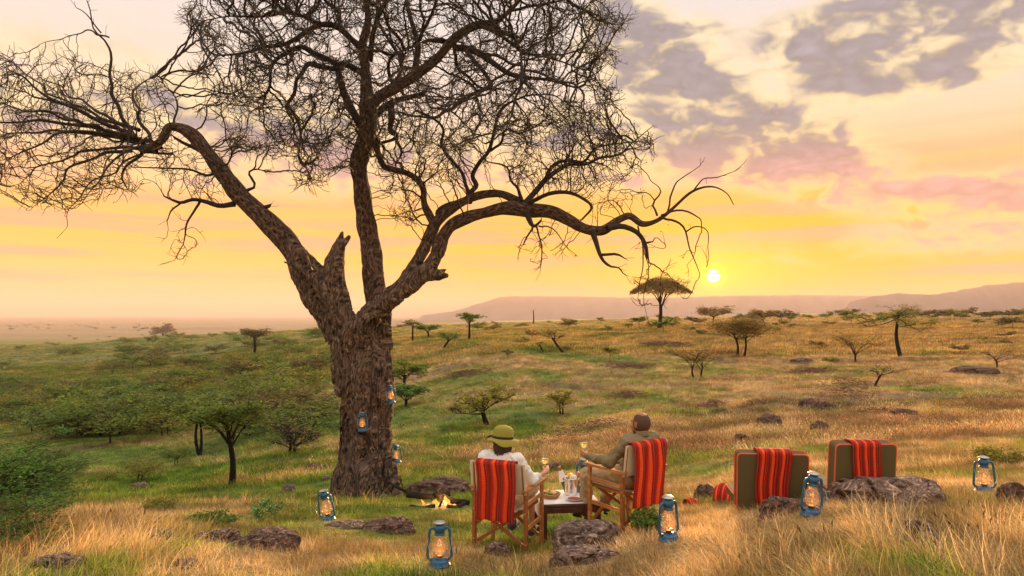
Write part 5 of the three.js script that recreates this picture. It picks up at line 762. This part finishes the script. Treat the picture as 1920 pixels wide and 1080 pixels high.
// ---- the campfire
{
  const p = ground(822, 950), R = rng(17), m = -p.z / F;
  const ch = std([0.10, 0.075, 0.065], 0.95, { map: barkTex, bumpMap: barkBump, bumpScale: 0.01 }), o = thing('campfire', 'small campfire with low orange flames beside the great tree', 'campfire', p);
  const fl = (x, y, z, h, r, s) => { const P = [], Rr = []; for (let i = 0; i <= 8; i++) { const t = i / 8; P.push(V(x + Math.sin(t * 4 + s) * 0.03 * t * (1 + h), y + t * h, z + Math.cos(t * 3 + s) * 0.02 * t)); Rr.push(r * Math.pow(Math.sin(Math.PI * Math.pow(lerp(0.12, 0.995, t), 0.65)), 0.9) + 0.002); } return tube(P, Rr, 9); };
  for (const [x, z, h, r, s] of [[0.11, 0, 0.14, 0.024, 1], [0.07, 0.03, 0.08, 0.016, 2.2], [0.15, 0.02, 0.08, 0.016, 0.4], [-0.02, 0.02, 0.08, 0.016, 2], [-0.06, 0.0, 0.06, 0.018, 3.3], [-0.22, 0.05, 0.08, 0.015, 1.4]]) part('flame', fl(x, 0.04, z, h, r, s), flameMat, o); for (const [x, h] of [[0.11, 0.07]]) part('flame_core', fl(x, 0.035, 0.045, h, 0.018, 1.3), coreMat, o);
  for (let i = 0; i < 26; i++) { const e = part('ember', new THREE.IcosahedronGeometry(0.016 + 0.02 * R(), 1), i % 3 ? (i % 3 === 1 ? std([0.5, 0.4, 0.38], 1) : ch) : std([0.1, 0.02, 0.01], 1, { emissive: C(1, 0.2, 0.05), emissiveIntensity: 1.3 }), o); e.position.set((R() - 0.45) * 0.5, 0.015, 0.02 + (R() - 0.5) * 0.22); e.scale.y = 0.7; }
  part('ash', rockGeo(5, 0.7, 0.04, 0.42, 0.25), std([0.16, 0.13, 0.12], 1), o).userData.kind = 'stuff';
  const lamp = new THREE.PointLight(C(1, 0.42, 0.10), 0.7); lamp.name = 'fire_light'; lamp.position.set(0.08, 0.13, 0.0); lamp.castShadow = true; lamp.shadow.radius = 4; o.add(lamp);
  const log = (label, a, b, r) => { const t = thing('fire_log', label, 'log', p); const [P, Rd] = limbPath([[V(...a), r], [V((a[0] + b[0]) / 2, (a[1] + b[1]) / 2 - 0.015, (a[2] + b[2]) / 2 + 0.07), r * 0.9], [V(...b), r * 0.75]], 0.05); part('bark', tube(P, Rd, 12, { uvScale: 2, rough: (l, q) => 1 + 0.2 * noise(Math.cos(q) * 2 + r * 90, Math.sin(q) * 2, l * 6) + 0.1 * noise(Math.cos(q) * 5, Math.sin(q) * 5, l * 14) }), ch, t); };
  log('charred log lying in front of the flames to the left', [-0.40, 0.03, 0.12], [-0.04, 0.05, 0.12], 0.04); log('charred log slanting behind the flames to the right', [-0.05, 0.14, -0.16], [0.46, 0.04, -0.06], 0.05); log('thin charred stick standing across the flames', [0.02, 0.02, 0.10], [0.09, 0.20, -0.08], 0.016); log('crooked dark branch lying from the trunk to the fire', [-0.85, 0.24, -0.5], [-0.10, 0.08, -0.12], 0.026); log('charred log at the right end of the fire', [0.14, 0.03, 0.10], [0.40, 0.05, 0.0], 0.035); log('short log stacked at the back of the fire', [-0.5, 0.12, -0.22], [0.15, 0.12, -0.26], 0.05);
}
{ // a fresh green herb in the dry grass
  const p = ground(488, 978), m = -p.z / F, R = rng(6), spots = []; for (let i = 0; i < 260; i++) { const k = [[-8, 22], [8, 34], [22, 16], [-2, 8], [28, 26], [2, 24]][i % 6]; spots.push(V((k[0] + (R() - 0.5) * 20) * m, (k[1] + (R() - 0.5) * 16) * m * 0.9 + 0.02, (R() - 0.5) * 30 * m)); }
  const o = thing('green_herb', 'bright green leafy plant left of the tilted lantern', 'plant', p); part('stem', [[-8, 20], [8, 32], [22, 14], [28, 24]].map(([x, y]) => wire([V(0, -0.03, 0), V(x * m * 0.4, y * m * 0.5, 0.01), V(x * m, y * m, 0)], 0.003, 5)), std([0.08, 0.14, 0.02], 0.8), o); const R2 = rng(4); part('leaves', leafGeo(spots, 4.2 * m, R2, 0.9), phys([0.045, 0.20, 0.015], 0.6, { vertexColors: true, side: THREE.DoubleSide, transmission: 0.4 }), o).userData.kind = 'stuff';
}
// ---------------------------------------------------------------- the two people
const toA = (p) => [p.x, p.y, p.z];
// field of joined tapered limbs: [[a, b, ra, rb], ...]
function limbs(list, k) { return (x, y, z) => { let d = 9; for (const [a, b, ra, rb, kk] of list) { const c = cap(x, y, z, a, b, ra, rb); d = d > 8 ? c : smin(d, c, kk ?? k); } return d; }; }
const ell = (x, y, z, c, r) => { const a = Math.hypot((x - c[0]) / r[0], (y - c[1]) / r[1], (z - c[2]) / r[2]); return (a - 1) * Math.min(...r); };
function bounds(list, pad = 0.05) { const lo = [9, 9, 9], hi = [-9, -9, -9]; for (const [a, b, ra, rb] of list) for (const [p, r] of [[a, ra], [b, rb]]) for (let k = 0; k < 3; k++) { lo[k] = Math.min(lo[k], p[k] - r - pad); hi[k] = Math.max(hi[k], p[k] + r + pad); } return [lo, hi]; }
const skin = (c) => std(c, 0.6);
const cloth = (c, o = {}) => std(c, 0.9, { bumpMap: weave, bumpScale: 0.0012, ...o });
// a hand closed round an upright stem at the origin; s = +1 for a right hand; its wrist lies towards +z
function handShape(s) {
  const list = [[[s * 0.034, -0.006, 0.060], [s * 0.030, -0.002, 0.022], 0.021, 0.023], [[s * 0.036, 0.014, 0.050], [s * 0.031, 0.018, 0.016], 0.016, 0.016], [[s * 0.036, -0.022, 0.050], [s * 0.030, -0.022, 0.016], 0.016, 0.015]];
  const fing = []; [[0.026, 0.0088, 1.0], [0.008, 0.0092, 1.08], [-0.010, 0.0088, 1.0], [-0.027, 0.0076, 0.84]].forEach(([y, r, l]) => { const a = [s * 0.030, y, 0.012], b = [s * 0.022, y - 0.001, -0.018 * l], c = [s * -0.006, y - 0.002, -0.024 * l], d = [s * -0.020, y - 0.003, -0.006]; fing.push([a, b, r * 1.05, r], [b, c, r, r * 0.92], [c, d, r * 0.92, r * 0.75]); });
  fing.push([[s * 0.026, 0.004, 0.040], [s * 0.000, 0.016, 0.030], 0.0125, 0.0105], [[s * 0.000, 0.016, 0.030], [s * -0.016, 0.024, 0.010], 0.0105, 0.0085]);
  return [...list.map((q) => [...q, 0.014]), ...fing.map((q) => [...q, 0.004])];
}
// a loose hand lying on the lap, wrist at the origin, fingers towards -z
function restHand() { const L = [[[0, 0, 0], [0, -0.004, -0.055], 0.020, 0.026, 0.02]]; [[-0.027, 0.062, 0.0078], [-0.009, 0.074, 0.0086], [0.009, 0.07, 0.0084], [0.026, 0.056, 0.0075]].forEach(([x, l, r]) => { const a = [x * 0.9, -0.004, -0.055], b = [x, -0.008, -0.055 - l * 0.5], c = [x * 1.02, -0.026, -0.055 - l]; L.push([a, b, r * 1.15, r, 0.005], [b, c, r, r * 0.8, 0.004]); }); L.push([[0.018, -0.004, -0.02], [0.038, -0.012, -0.045], 0.011, 0.0095, 0.008], [[0.038, -0.012, -0.045], [0.036, -0.02, -0.07], 0.0095, 0.0075, 0.004]); return L; }
const moved = (L, m) => L.map(([a, b, ...r]) => [toA(V(...a).applyMatrix4(m)), toA(V(...b).applyMatrix4(m)), ...r]);
const mat4 = (p, rx, ry, rz) => new THREE.Matrix4().compose(p, new THREE.Quaternion().setFromEuler(new THREE.Euler(rx, ry, rz)), V(1, 1, 1));
function headGeo(C0, yaw, pitch, o = {}) { // a head with face, looking along -z before it is turned
  const f = (x, y, z) => {
    let d = ell(x, y - 0.012, z - 0.012, [0, 0, 0], [0.074, 0.098, 0.094]);
    d = smin(d, ell(x, y + 0.055, z + 0.036, [0, 0, 0], [0.054, 0.062, 0.058]), 0.05); // jaw
    d = smin(d, ell(x, y + 0.092, z + 0.066, [0, 0, 0], [0.024, 0.02, 0.02]), 0.025); // chin
    d = smin(d, cap(x, y, z, [0, 0.004, -0.088], [0, -0.030, -0.108], 0.008, 0.0125), 0.014); // nose
    d = smin(d, cap(x, y, z, [-0.014, -0.034, -0.092], [0.014, -0.034, -0.092], 0.008, 0.008), 0.01);
    d = smin(d, cap(x, y, z, [-0.04, 0.026, -0.076], [0.04, 0.026, -0.076], 0.012, 0.012), 0.018); // brow
    for (const s of [-1, 1]) { d = Math.max(d, -(Math.hypot(x - s * 0.031, y - 0.004, z + 0.094) - 0.0145)); d = smin(d, Math.hypot(x - s * 0.031, y - 0.004, z + 0.080) - 0.0125, 0.004); d = smin(d, ell(x - s * 0.077, y + 0.006, z - 0.006, [0, 0, 0], [0.009, 0.031, 0.018]), 0.008); d = smin(d, ell(x - s * 0.045, y + 0.03, z + 0.066, [0, 0, 0], [0.022, 0.02, 0.016]), 0.02); }
    d = smin(d, cap(x, y, z, [-0.020, -0.060, -0.083], [0.020, -0.060, -0.083], 0.0075, 0.0075), 0.006); d = smin(d, cap(x, y, z, [-0.017, -0.072, -0.081], [0.017, -0.072, -0.081], 0.0075, 0.0075), 0.006);
    return o.grow ? d - o.grow(x, y, z) : d;
  };
  const g = nets(f, [-0.125, -0.145, -0.145], [0.125, 0.16, 0.145], o.cell ?? 0.004); g.rotateX(pitch); g.rotateY(yaw); return g.translate(C0.x, C0.y, C0.z);
}
function figure(o, P, mats, spec) {
  const { pelvis, chest, neck, head, yaw, pitch, sh, elb, wri, hip, knee, ank, toe } = P, s = spec.scale ?? 1;
  const arm = (i, g = 0) => [[sh[i], elb[i], 0.046 * s + g, 0.037 * s + g], [elb[i], wri[i], 0.038 * s + g, 0.024 * s + g]];
  const torso = (g = 0) => [[pelvis, [chest[0] / 2, (pelvis[1] + chest[1]) / 2, (pelvis[2] + chest[2]) / 2 + 0.005], 0.118 * s + g, 0.112 * s + g], [[chest[0] / 2, (pelvis[1] + chest[1]) / 2, (pelvis[2] + chest[2]) / 2], chest, 0.112 * s + g, 0.118 * s + g], [[chest[0] - 0.085 * s, chest[1], chest[2]], [chest[0] + 0.085 * s, chest[1], chest[2]], 0.098 * s + g, 0.098 * s + g], [[lerp(sh[0][0], chest[0], 0.18), sh[0][1] + 0.002, sh[0][2]], [lerp(sh[1][0], chest[0], 0.18), sh[1][1] + 0.002, sh[1][2]], 0.056 * s + g, 0.056 * s + g], [[-0.075, pelvis[1], pelvis[2]], [0.075, pelvis[1], pelvis[2]], 0.105 * s + g, 0.105 * s + g]];
  const legs = (g = 0, low = 1) => [0, 1].flatMap((i) => { const k = knee[i], a = ank[i].map((v, j) => lerp(k[j], v, low)); return [[hip[i], k, 0.078 * s + g, 0.056 * s + g], [k, a, 0.055 * s + g, lerp(0.055, 0.037, low) * s + g]]; });
  const hands = spec.hands.flatMap((h) => h), neckSeg = [[[neck[0], neck[1] - 0.06, neck[2]], [(head.x + neck[0]) / 2, head.y - 0.05, head.z + 0.012], 0.054 * s, 0.050 * s]];
  const all = [...torso(-0.012), ...arm(0, -0.004), ...arm(1, -0.004), ...legs(-0.008), ...neckSeg, ...[0, 1].map((i) => [ank[i], toe[i], 0.034 * s, 0.026 * s])], F0 = limbs(all, 0.05), [lo, hi] = bounds(all);
  const geos = [nets((x, y, z) => F0(x, y, z), lo, hi, 0.012)];
  for (const h of spec.hands) { const f = limbs(h, 0.006), [a, b] = bounds(h, 0.012); geos.push(nets(f, a, b, 0.003)); }
  geos.push(headGeo(head, yaw, pitch)); const body = part('body', merge(geos), mats.skin, o);
  const wr = (x, y, z, k = 1) => k * (0.010 * noise(x * 13, y * 9, z * 13) + 0.007 * noise(x * 31, y * 22, z * 31) + 0.004 * Math.sin(y * 60 + 7 * noise(x * 9, y * 6, z * 9)));
  const cut = spec.sleeve ?? 1, sleeves = [0, 1].flatMap((i) => { const e = elb[i], w = wri[i].map((v, j) => lerp(e[j], v, cut)); return [[sh[i], e, 0.060 * s, 0.052 * s], [e, w, 0.052 * s, lerp(0.05, 0.038, cut) * s]]; });
  const SH = [...torso(0.012), ...sleeves], FS = limbs(SH, 0.055), [sl, shi] = bounds(SH);
  const skin0 = limbs([...arm(0, 0), ...arm(1, 0), ...neckSeg], 0.02);
  part('shirt', boxUV(nets((x, y, z) => Math.max(FS(x, y, z) + wr(x, y, z), -(limbs(neckSeg, 0.02)(x, y, z) - 0.004), pelvis[1] - 0.10 - y), sl, shi, 0.010), 12), mats.shirt, o);
  const CN = [neck[0], neck[1] - 0.012, neck[2]]; part('collar', nets((x, y, z) => { const q = Math.hypot(x - CN[0], (z - CN[2]) * 0.95), yy = y - CN[1] - 0.035 * smooth(-0.05, 0.06, z - CN[2]); return Math.max(Math.abs(q - 0.064 - yy * -0.15) - 0.006, Math.abs(yy) - 0.026) + 0.2 * wr(x, y, z); }, [-0.1, CN[1] - 0.06, CN[2] - 0.1], [0.1, CN[1] + 0.1, CN[2] + 0.1], 0.006), mats.shirt, o);
  const lg = [...legs(0.016, spec.trouser), [pelvis, [0, pelvis[1] + 0.05, pelvis[2]], 0.128 * s, 0.120 * s], [[-0.075, pelvis[1], pelvis[2]], [0.075, pelvis[1], pelvis[2]], 0.118 * s, 0.118 * s]], FL = limbs(lg, 0.05), [ll, lh] = bounds(lg);
  part(spec.trouser < 0.5 ? 'shorts' : 'trousers', boxUV(nets((x, y, z) => FL(x, y, z) + wr(x, y, z), ll, lh, 0.011), 12), mats.legs, o);
  for (const i of [0, 1]) { const a = ank[i], t = toe[i], fs = limbs([[[a[0], a[1] - 0.02, a[2] + 0.03], t, 0.044, 0.036], [[a[0], a[1] + 0.02, a[2]], [a[0], a[1] - 0.02, a[2] + 0.02], 0.042, 0.045]], 0.03), bl = [[a, t, 0.06, 0.06]], [b0, b1] = bounds(bl, 0.03); const sole = Math.min(a[1], t[1]) - 0.045; const sh1 = part('shoe', nets((x, y, z) => Math.max(fs(x, y, z), sole - y), b0, b1, 0.007), mats.shoe, o); part('sole', nets((x, y, z) => Math.max(fs(x, Math.max(y, sole + 0.012), z) - 0.004, sole - 0.014 - y, y - sole - 0.01), b0, b1, 0.007), mats.sole, sh1); }
  return body;
}
const onChair = (pos, turn, p) => p.clone().applyAxisAngle(V(0, 1, 0), turn).add(pos);
{ // person in the hat
  const o = thing('person', 'person in a green hat and white shirt seated with a wine glass', 'person', wPos, W_TURN), hold = V(0.285, 0.735, -0.30);
  const P = { pelvis: [0, 0.555, 0.10], chest: [-0.02, 0.80, 0.155], neck: [-0.02, 0.955, 0.12], head: V(-0.02, 1.05, 0.085), yaw: -0.25, pitch: -0.02, sh: [[-0.195, 0.905, 0.14], [0.165, 0.905, 0.14]], elb: [[-0.24, 0.69, 0.10], [0.265, 0.70, 0.05]], wri: [[-0.10, 0.625, -0.12], [0.312, 0.722, -0.215]], hip: [[-0.085, 0.53, 0.05], [0.085, 0.53, 0.05]], knee: [[-0.115, 0.50, -0.36], [0.125, 0.545, -0.34]], ank: [[-0.12, 0.115, -0.42], [0.13, 0.115, -0.32]], toe: [[-0.13, 0.075, -0.56], [0.14, 0.075, -0.45]] };
  const rightHand = moved(handShape(1), mat4(hold, 0, 0, 0)); rightHand.unshift([[0.312, 0.722, -0.215], [0.318, 0.728, -0.245], 0.023, 0.022, 0.02]);
  const leftHand = moved(restHand(), mat4(V(-0.10, 0.625, -0.12), -0.15, 0.5, 0));
  figure(o, P, { skin: skin([0.58, 0.32, 0.22]), shirt: cloth([0.74, 0.73, 0.74]), legs: cloth([0.58, 0.50, 0.38]), shoe: cloth([0.09, 0.09, 0.10]), sole: std([0.7, 0.68, 0.64], 0.8) }, { hands: [leftHand, rightHand], trouser: 0.06, sleeve: 0.42, scale: 0.94 });
  const hair = std([0.028, 0.014, 0.009], 0.55); const H = P.head, list = []; const R = rng(12);
  for (let i = 0; i < 46; i++) { const a = lerp(-0.2, 3.34, i / 45) + (R() - 0.5) * 0.1, r = 0.088, x = H.x + Math.cos(a) * r * 0.9, z = H.z + 0.012 + Math.sin(a) * r; list.push(tube([V(x * 0.98, H.y + 0.03, z), V(x * 1.02, H.y - 0.045, z + 0.012 * Math.sin(a)), V(H.x + Math.cos(a + 0.2 * (R() - 0.5)) * r * 0.85, H.y - 0.082 - 0.03 * R(), z + 0.02 * Math.sin(a))], [0.014, 0.013, 0.004], 6)); }
  part('hair', [...list.map((g) => g), headGeo(H, P.yaw, P.pitch, { cell: 0.006, grow: (x, y, z) => (z > -0.02 - 0.3 * Math.max(0, y - 0.05) ? 0.010 : y > 0.07 ? 0.010 : -0.02) })], hair, o);
  // soft brimmed hat
  const hatMat = cloth([0.27, 0.245, 0.035]), n = 72, hat = new THREE.Group(); hat.name = 'hat';
  const crownG = lathe([[0.101, 0], [0.1005, 0.03], [0.096, 0.065], [0.089, 0.092], [0.075, 0.110], [0.05, 0.121], [0.02, 0.125], [0, 0.125]], n); { const p = crownG.attributes.position; for (let i = 0; i < p.count; i++) { const k = 1 + 0.035 * noise(p.getX(i) * 16, p.getY(i) * 16, p.getZ(i) * 16); p.setXYZ(i, p.getX(i) * k, p.getY(i) * k, p.getZ(i) * k * 1.1); } crownG.computeVertexNormals(); }
  const brim = shell((u, v) => { const a = u * 2 * Math.PI, r = lerp(0.099, 0.148 + 0.008 * Math.cos(a * 2 + 1), v); return V(Math.cos(a) * r, -0.004 - 0.042 * v * v * (1 + 0.55 * Math.sin(a * 2 + 0.6)) + 0.006 * Math.sin(a * 5) * v, Math.sin(a) * r * 1.06); }, 96, 12, 0.004);
  hat.position.set(H.x, H.y + 0.048, H.z + 0.010); hat.rotation.set(-0.10, P.yaw, -0.06); o.add(hat); part('hat_crown', boxUV(crownG, 14), hatMat, hat); part('brim', brim, hatMat, hat); part('hat_band', lathe([[0.1035, 0.002], [0.1045, 0.004], [0.1045, 0.020], [0.1025, 0.022]], n).scale(1, 1, 1.1), cloth([0.03, 0.022, 0.02]), hat);
  part('hat_band', shell((u, v) => V(-0.104 - 0.05 * u, 0.012 - 0.02 * u + (v - 0.5) * 0.018, 0.02 + 0.03 * u), 8, 3, 0.003), cloth([0.03, 0.022, 0.02]), hat);
  wineGlass('glass of white wine raised by the person in the hat', onChair(wPos, W_TURN, hold.clone().add(V(0, -0.052, 0))));
}
{ // the man
  const o = thing('person', 'balding man in olive jacket and khaki trousers seated with a wine glass', 'person', mPos, M_TURN), hold = V(-0.285, 0.735, -0.31);
  const P = { pelvis: [0, 0.56, 0.09], chest: [0.03, 0.80, 0.185], neck: [0.045, 0.955, 0.175], head: V(0.055, 1.06, 0.15), yaw: 0.0, pitch: -0.05, sh: [[-0.16, 0.90, 0.175], [0.215, 0.90, 0.175]], elb: [[-0.285, 0.715, 0.06], [0.265, 0.71, 0.07]], wri: [[-0.312, 0.722, -0.225], [0.085, 0.64, -0.13]], hip: [[-0.09, 0.525, 0.04], [0.09, 0.525, 0.04]], knee: [[-0.15, 0.475, -0.41], [0.13, 0.485, -0.40]], ank: [[-0.15, 0.115, -0.44], [0.14, 0.115, -0.46]], toe: [[-0.17, 0.075, -0.59], [0.15, 0.075, -0.61]] };
  const lh = moved(handShape(-1), mat4(hold, 0, 0, 0)); lh.unshift([[-0.312, 0.722, -0.225], [-0.318, 0.728, -0.25], 0.025, 0.023, 0.02]);
  const rh = moved(restHand(), mat4(V(0.085, 0.64, -0.13), -0.15, 0.6, 0));
  figure(o, P, { skin: skin([0.33, 0.145, 0.09]), shirt: cloth([0.20, 0.155, 0.085]), legs: cloth([0.37, 0.28, 0.155]), shoe: cloth([0.12, 0.07, 0.04]), sole: std([0.05, 0.04, 0.04], 0.8) }, { hands: [lh, rh], trouser: 0.97, sleeve: 0.97, scale: 1.04 });
  part('hair', headGeo(P.head, P.yaw, P.pitch, { cell: 0.0045, grow: (x, y, z) => { const top = Math.max(smooth(0.092, 0.104, y + 0.5 * Math.max(0, -z)), smooth(0.050, 0.036, Math.hypot(x, y - 0.098, z - 0.035))), ear = Math.abs(x) > 0.066 && Math.abs(y + 0.006) < 0.034 && Math.abs(z - 0.004) < 0.022; const back = z > -0.030 && y > -0.062 - 0.1 * z; return back && !ear && top < 0.5 ? 0.0042 + 0.0022 * noise(x * 120, y * 120, z * 120) : y < -0.066 && z < -0.02 ? 0.0012 + 0.0014 * noise(x * 160, y * 160, z * 160) : -0.012; } }), std([0.085, 0.042, 0.026], 0.85), o);
  wineGlass('glass of white wine held by the balding man', onChair(mPos, M_TURN, hold.clone().add(V(0, -0.052, 0))));
}
// ---------------------------------------------------------------- grass
{
  const R = rng(42);
  for (const p of [wPos, mPos, tPos]) noGrass.push([p.x, p.z, 0.75, 0.10]);
  { const p = ground(822, 950); noGrass.push([p.x, p.z, 0.34, 0], [p.x, p.z, 0.8, 0.07]); }
  for (const [px, py] of [[824, 1060], [616, 975], [1846, 918]]) { const p = ground(px, py); noGrass.push([p.x, p.z, 0.10, 0], [p.x, p.z + 0.25, 0.3, 0.05], [p.x, p.z, 0.45, 0.10]); }
  for (const [px, py] of [[1254, 1010], [1520, 964]]) { const p = ground(px, py); noGrass.push([p.x, p.z, 0.10, 0], [p.x * 0.96, p.z * 0.96, 0.26, 0.07], [p.x * 0.90, p.z * 0.90, 0.34, 0.12]); }
  for (const [px, py] of [[1676, 946], [1470, 966], [1445, 950], [1614, 936]]) { const p = ground(px, py); noGrass.push([p.x * 0.94, p.z * 0.94, 0.5, 0.10], [p.x * 0.88, p.z * 0.88, 0.4, 0.16]); }
  noGrass.push([s1.x, s1.z - 0.2, 0.55, 0.06], [s2.x, s2.z - 0.2, 0.5, 0.06], [s1.x, s1.z + 0.3, 0.5, 0.2], [s2.x, s2.z + 0.3, 0.4, 0.2]);
  { const p = ground(688, 930); noGrass.push([p.x, p.z, 0.6, 0], [p.x, p.z + 0.6, 0.7, 0.12]); }
  function tuft(blades, h, spread, width, bend, seedHeads, segs = 3) {
    const P = [], N = [], I = [], K = [];
    for (let b = 0; b < blades; b++) {
      const a = R() * 6.283, r = Math.sqrt(R()) * spread * 0.5, x0 = Math.cos(a) * r, z0 = Math.sin(a) * r, hh = h * (0.45 + 0.6 * R()), la = a + (R() - 0.5) * 1.6, le = hh * bend * (0.3 + 0.9 * R()), w = width * (0.7 + 0.6 * R()), fa = R() * 6.283, fx = Math.cos(fa), fz = Math.sin(fa), q = P.length / 3, tv = 0.55 + 0.9 * R(), tg = (R() - 0.5) * 0.22, kk = () => K.push(tv * (1 + tg), tv, tv * (1 - tg));
      for (let s = 0; s <= segs; s++) { const t = s / segs, e = t * t, x = x0 + Math.cos(la) * le * e, z = z0 + Math.sin(la) * le * e, y = hh * (t - 0.18 * bend * e) - 0.02, ww = w * (1 - t * 0.85) * 0.5; P.push(x - fx * ww, y, z - fz * ww, x + fx * ww, y, z + fz * ww); for (let k = 0; k < 2; k++) { N.push(-fz * 0.55, 0.75, fx * 0.55); kk(); } if (s) { const i = q + s * 2; I.push(i - 2, i - 1, i + 1, i - 2, i + 1, i); } }
      if (seedHeads && R() < seedHeads) { const x = x0 + Math.cos(la) * le, z = z0 + Math.sin(la) * le, y = hh * (1 - 0.18 * bend), j = P.length / 3; P.push(x, y - 0.01, z, x - fx * 0.003, y + 0.022, z - fz * 0.003, x + Math.cos(la) * 0.025, y + 0.05, z + Math.sin(la) * 0.025, x + fx * 0.003, y + 0.022, z + fz * 0.003); for (let k = 0; k < 4; k++) { N.push(-fz * 0.5, 0.7, fx * 0.5); kk(); } I.push(j, j + 1, j + 2, j, j + 2, j + 3); }
    }
    const g = new THREE.BufferGeometry(); g.setAttribute('position', new THREE.Float32BufferAttribute(P, 3)); g.setAttribute('normal', new THREE.Float32BufferAttribute(N, 3)); g.setAttribute('color', new THREE.Float32BufferAttribute(K, 3)); g.setIndex(I); return g;
  }
  const kinds = {
    tall: tuft(16, 0.27, 0.22, 0.0055, 0.6, 0, 5), straw: tuft(20, 0.13, 0.22, 0.0055, 0.8, 0), green: tuft(20, 0.11, 0.22, 0.006, 0.8, 0), mid: tuft(40, 0.22, 0.55, 0.011, 0.6, 0.1), midGreen: tuft(42, 0.15, 0.55, 0.012, 0.7, 0), far: tuft(46, 0.32, 1.7, 0.04, 0.7, 0, 2), stalk: tuft(6, 0.42, 0.14, 0.005, 0.55, 0.35, 5),
  };
  const put = {}; for (const k in kinds) put[k] = [];
  const rings = [[3.0, 9, 260], [9, 16, 110], [16, 30, 34], [30, 60, 9], [60, 150, 2.2], [150, 330, 0.28]];
  const m = new THREE.Matrix4(), q = new THREE.Quaternion(), e = new THREE.Euler(), up = V(0, 1, 0), lean = new THREE.Quaternion();
  for (const [d0, d1, dens] of rings) {
    const half = 1.12, area = half * (d1 * d1 - d0 * d0) + 2 * (d1 - d0), n = Math.round(area * dens);
    for (let i = 0; i < n; i++) {
      const d = Math.sqrt(lerp(d0 * d0, d1 * d1, R())), x = (R() * 2 - 1) * (half * d + 1), z = -d; let g = greenness(x, z), bare = bareness(x, z), lush = 0.5 + 0.9 * fbm(x * 0.45 + 7, z * 0.45, 5, 3), lim = 9, skip = false;
      if (R() < bare * 0.75) continue;
      for (const o of noGrass) { const dd = Math.hypot(x - o[0], z - o[1]); if (dd < o[2]) { lim = Math.min(lim, o[3]); } }
      if (lim <= 0) continue;
      const u = x / (d + 0.6), tallHere = d < 9 ? Math.max(smooth(0.22, 0.30, u) * smooth(5.9, 5.0, d + 0.3 * noise(x, z)) * (0.35 + 0.65 * smooth(-0.2, 0.15, noise(x * 1.4, z * 1.4, 3))), smooth(-0.36, -0.5, u) * smooth(7.0, 5.4, d) * 0.6, smooth(-0.30, -0.12, u) * smooth(0.06, -0.08, u) * smooth(5.4, 4.6, d) * 0.35) : 0.06 * smooth(0.3, 0.7, lush);
      let kind; const isGreen = R() < smooth(0.25, 0.75, g + 0.25 * (R() - 0.5));
      if (d < 16) kind = isGreen ? 'green' : R() < tallHere ? (d > 4.3 && R() < 0.12 ? 'stalk' : 'tall') : 'straw'; else if (d < 60) kind = isGreen ? 'midGreen' : 'mid'; else kind = 'far';
      let s = (0.7 + 0.5 * R()) * lerp(0.55, 1.4, clamp(lush)); if (kind === 'straw' && d < 9) s *= lerp(0.85, 1.2, tallHere);
      const hgt = { tall: 0.26, straw: 0.12, green: 0.10, mid: 0.22, midGreen: 0.15, far: 0.32, stalk: 0.42 }[kind]; if (kind === "stalk") s = Math.min(s, 1); if (hgt * s > lim) s = lim / hgt;
      const wind = (kind === 'stalk' ? 0.6 : kind === 'tall' ? 0.42 : kind === 'straw' ? 0.22 : 0.1) * (u > 0.12 ? 1 : u < -0.25 ? -1 : 0.2) * (0.5 + 0.9 * R());
      e.set((R() - 0.5) * 0.25, 0, wind); lean.setFromEuler(e); q.setFromAxisAngle(up, R() * 6.283).premultiply(lean);
      m.compose(V(x, land(x, z) - 0.01, z), q, V(s * (0.9 + 0.3 * R()), s, s * (0.9 + 0.3 * R())));
      const clump = smooth(-0.3, 0.35, noise(x * 1.7 + 3, z * 1.7, 14) + 0.5 * noise(x * 0.35, z * 0.5, 21)), v = (0.6 + 0.65 * clump) * (0.75 + 0.45 * R()), w = clamp(0.6 * clump + 0.6 * R() - 0.1); let c = isGreen ? [lerp(0.09, 0.32, w), lerp(0.25, 0.42, w), 0.02 + 0.03 * w] : [lerp(0.62, 0.92, w), lerp(0.42, 0.68, w), lerp(0.14, 0.37, w)];
      if (!isGreen && R() < smooth(0.1, 0.5, g) * 0.8) c = [0.50, 0.50, 0.09]; if (kind === 'far') { c = [lerp(0.74, 0.24, smooth(0.15, 0.75, g)), lerp(0.50, 0.31, smooth(0.15, 0.75, g)), lerp(0.16, 0.035, smooth(0.15, 0.75, g))]; }
      if (!isGreen && d > 9) { const red = smooth(0.0, 0.4, noise(x * 0.16 + 70, z * 0.3, 31)) * smooth(-0.05, 0.25, u); c = c.map((q, i) => lerp(q, [0.60, 0.34, 0.17][i], red * 0.8)); }
      if (bare > 0.3 && R() < 0.5) c = [0.24, 0.15, 0.09];
      put[kind].push([m.clone(), C(c[0] * v, c[1] * v, c[2] * v)]);
    }
  }
  const grassMat = phys([1, 1, 1], 0.8, { side: THREE.DoubleSide, transmission: 0.4, specularIntensity: 0.25, vertexColors: true });
  const names = { tall: ['grass', 'tall straw grass stalks bending over the foreground'], straw: ['grass', 'dry straw-coloured grass covering the near slope'], green: ['grass', 'short green grass between the dry tufts'], mid: ['grass', 'dry golden grass of the middle slope'], midGreen: ['grass', 'green grass of the middle slope'], far: ['grass', 'grass of the far open plain'], stalk: ['grass', 'long pale grass stalks leaning over the foreground'] };
  let total = 0; for (const k in kinds) { const o = new THREE.InstancedMesh(kinds[k], grassMat, put[k].length); put[k].forEach(([mm, c], i) => { o.setMatrixAt(i, mm); o.setColorAt(i, c); }); o.name = numbered(names[k][0]); o.castShadow = o.receiveShadow = true; scene.add(o); tag(o, names[k][1], 'grass', null, 'stuff'); total += put[k].length; }
  console.log('tufts', total);
}
renderer.render(scene, camera);
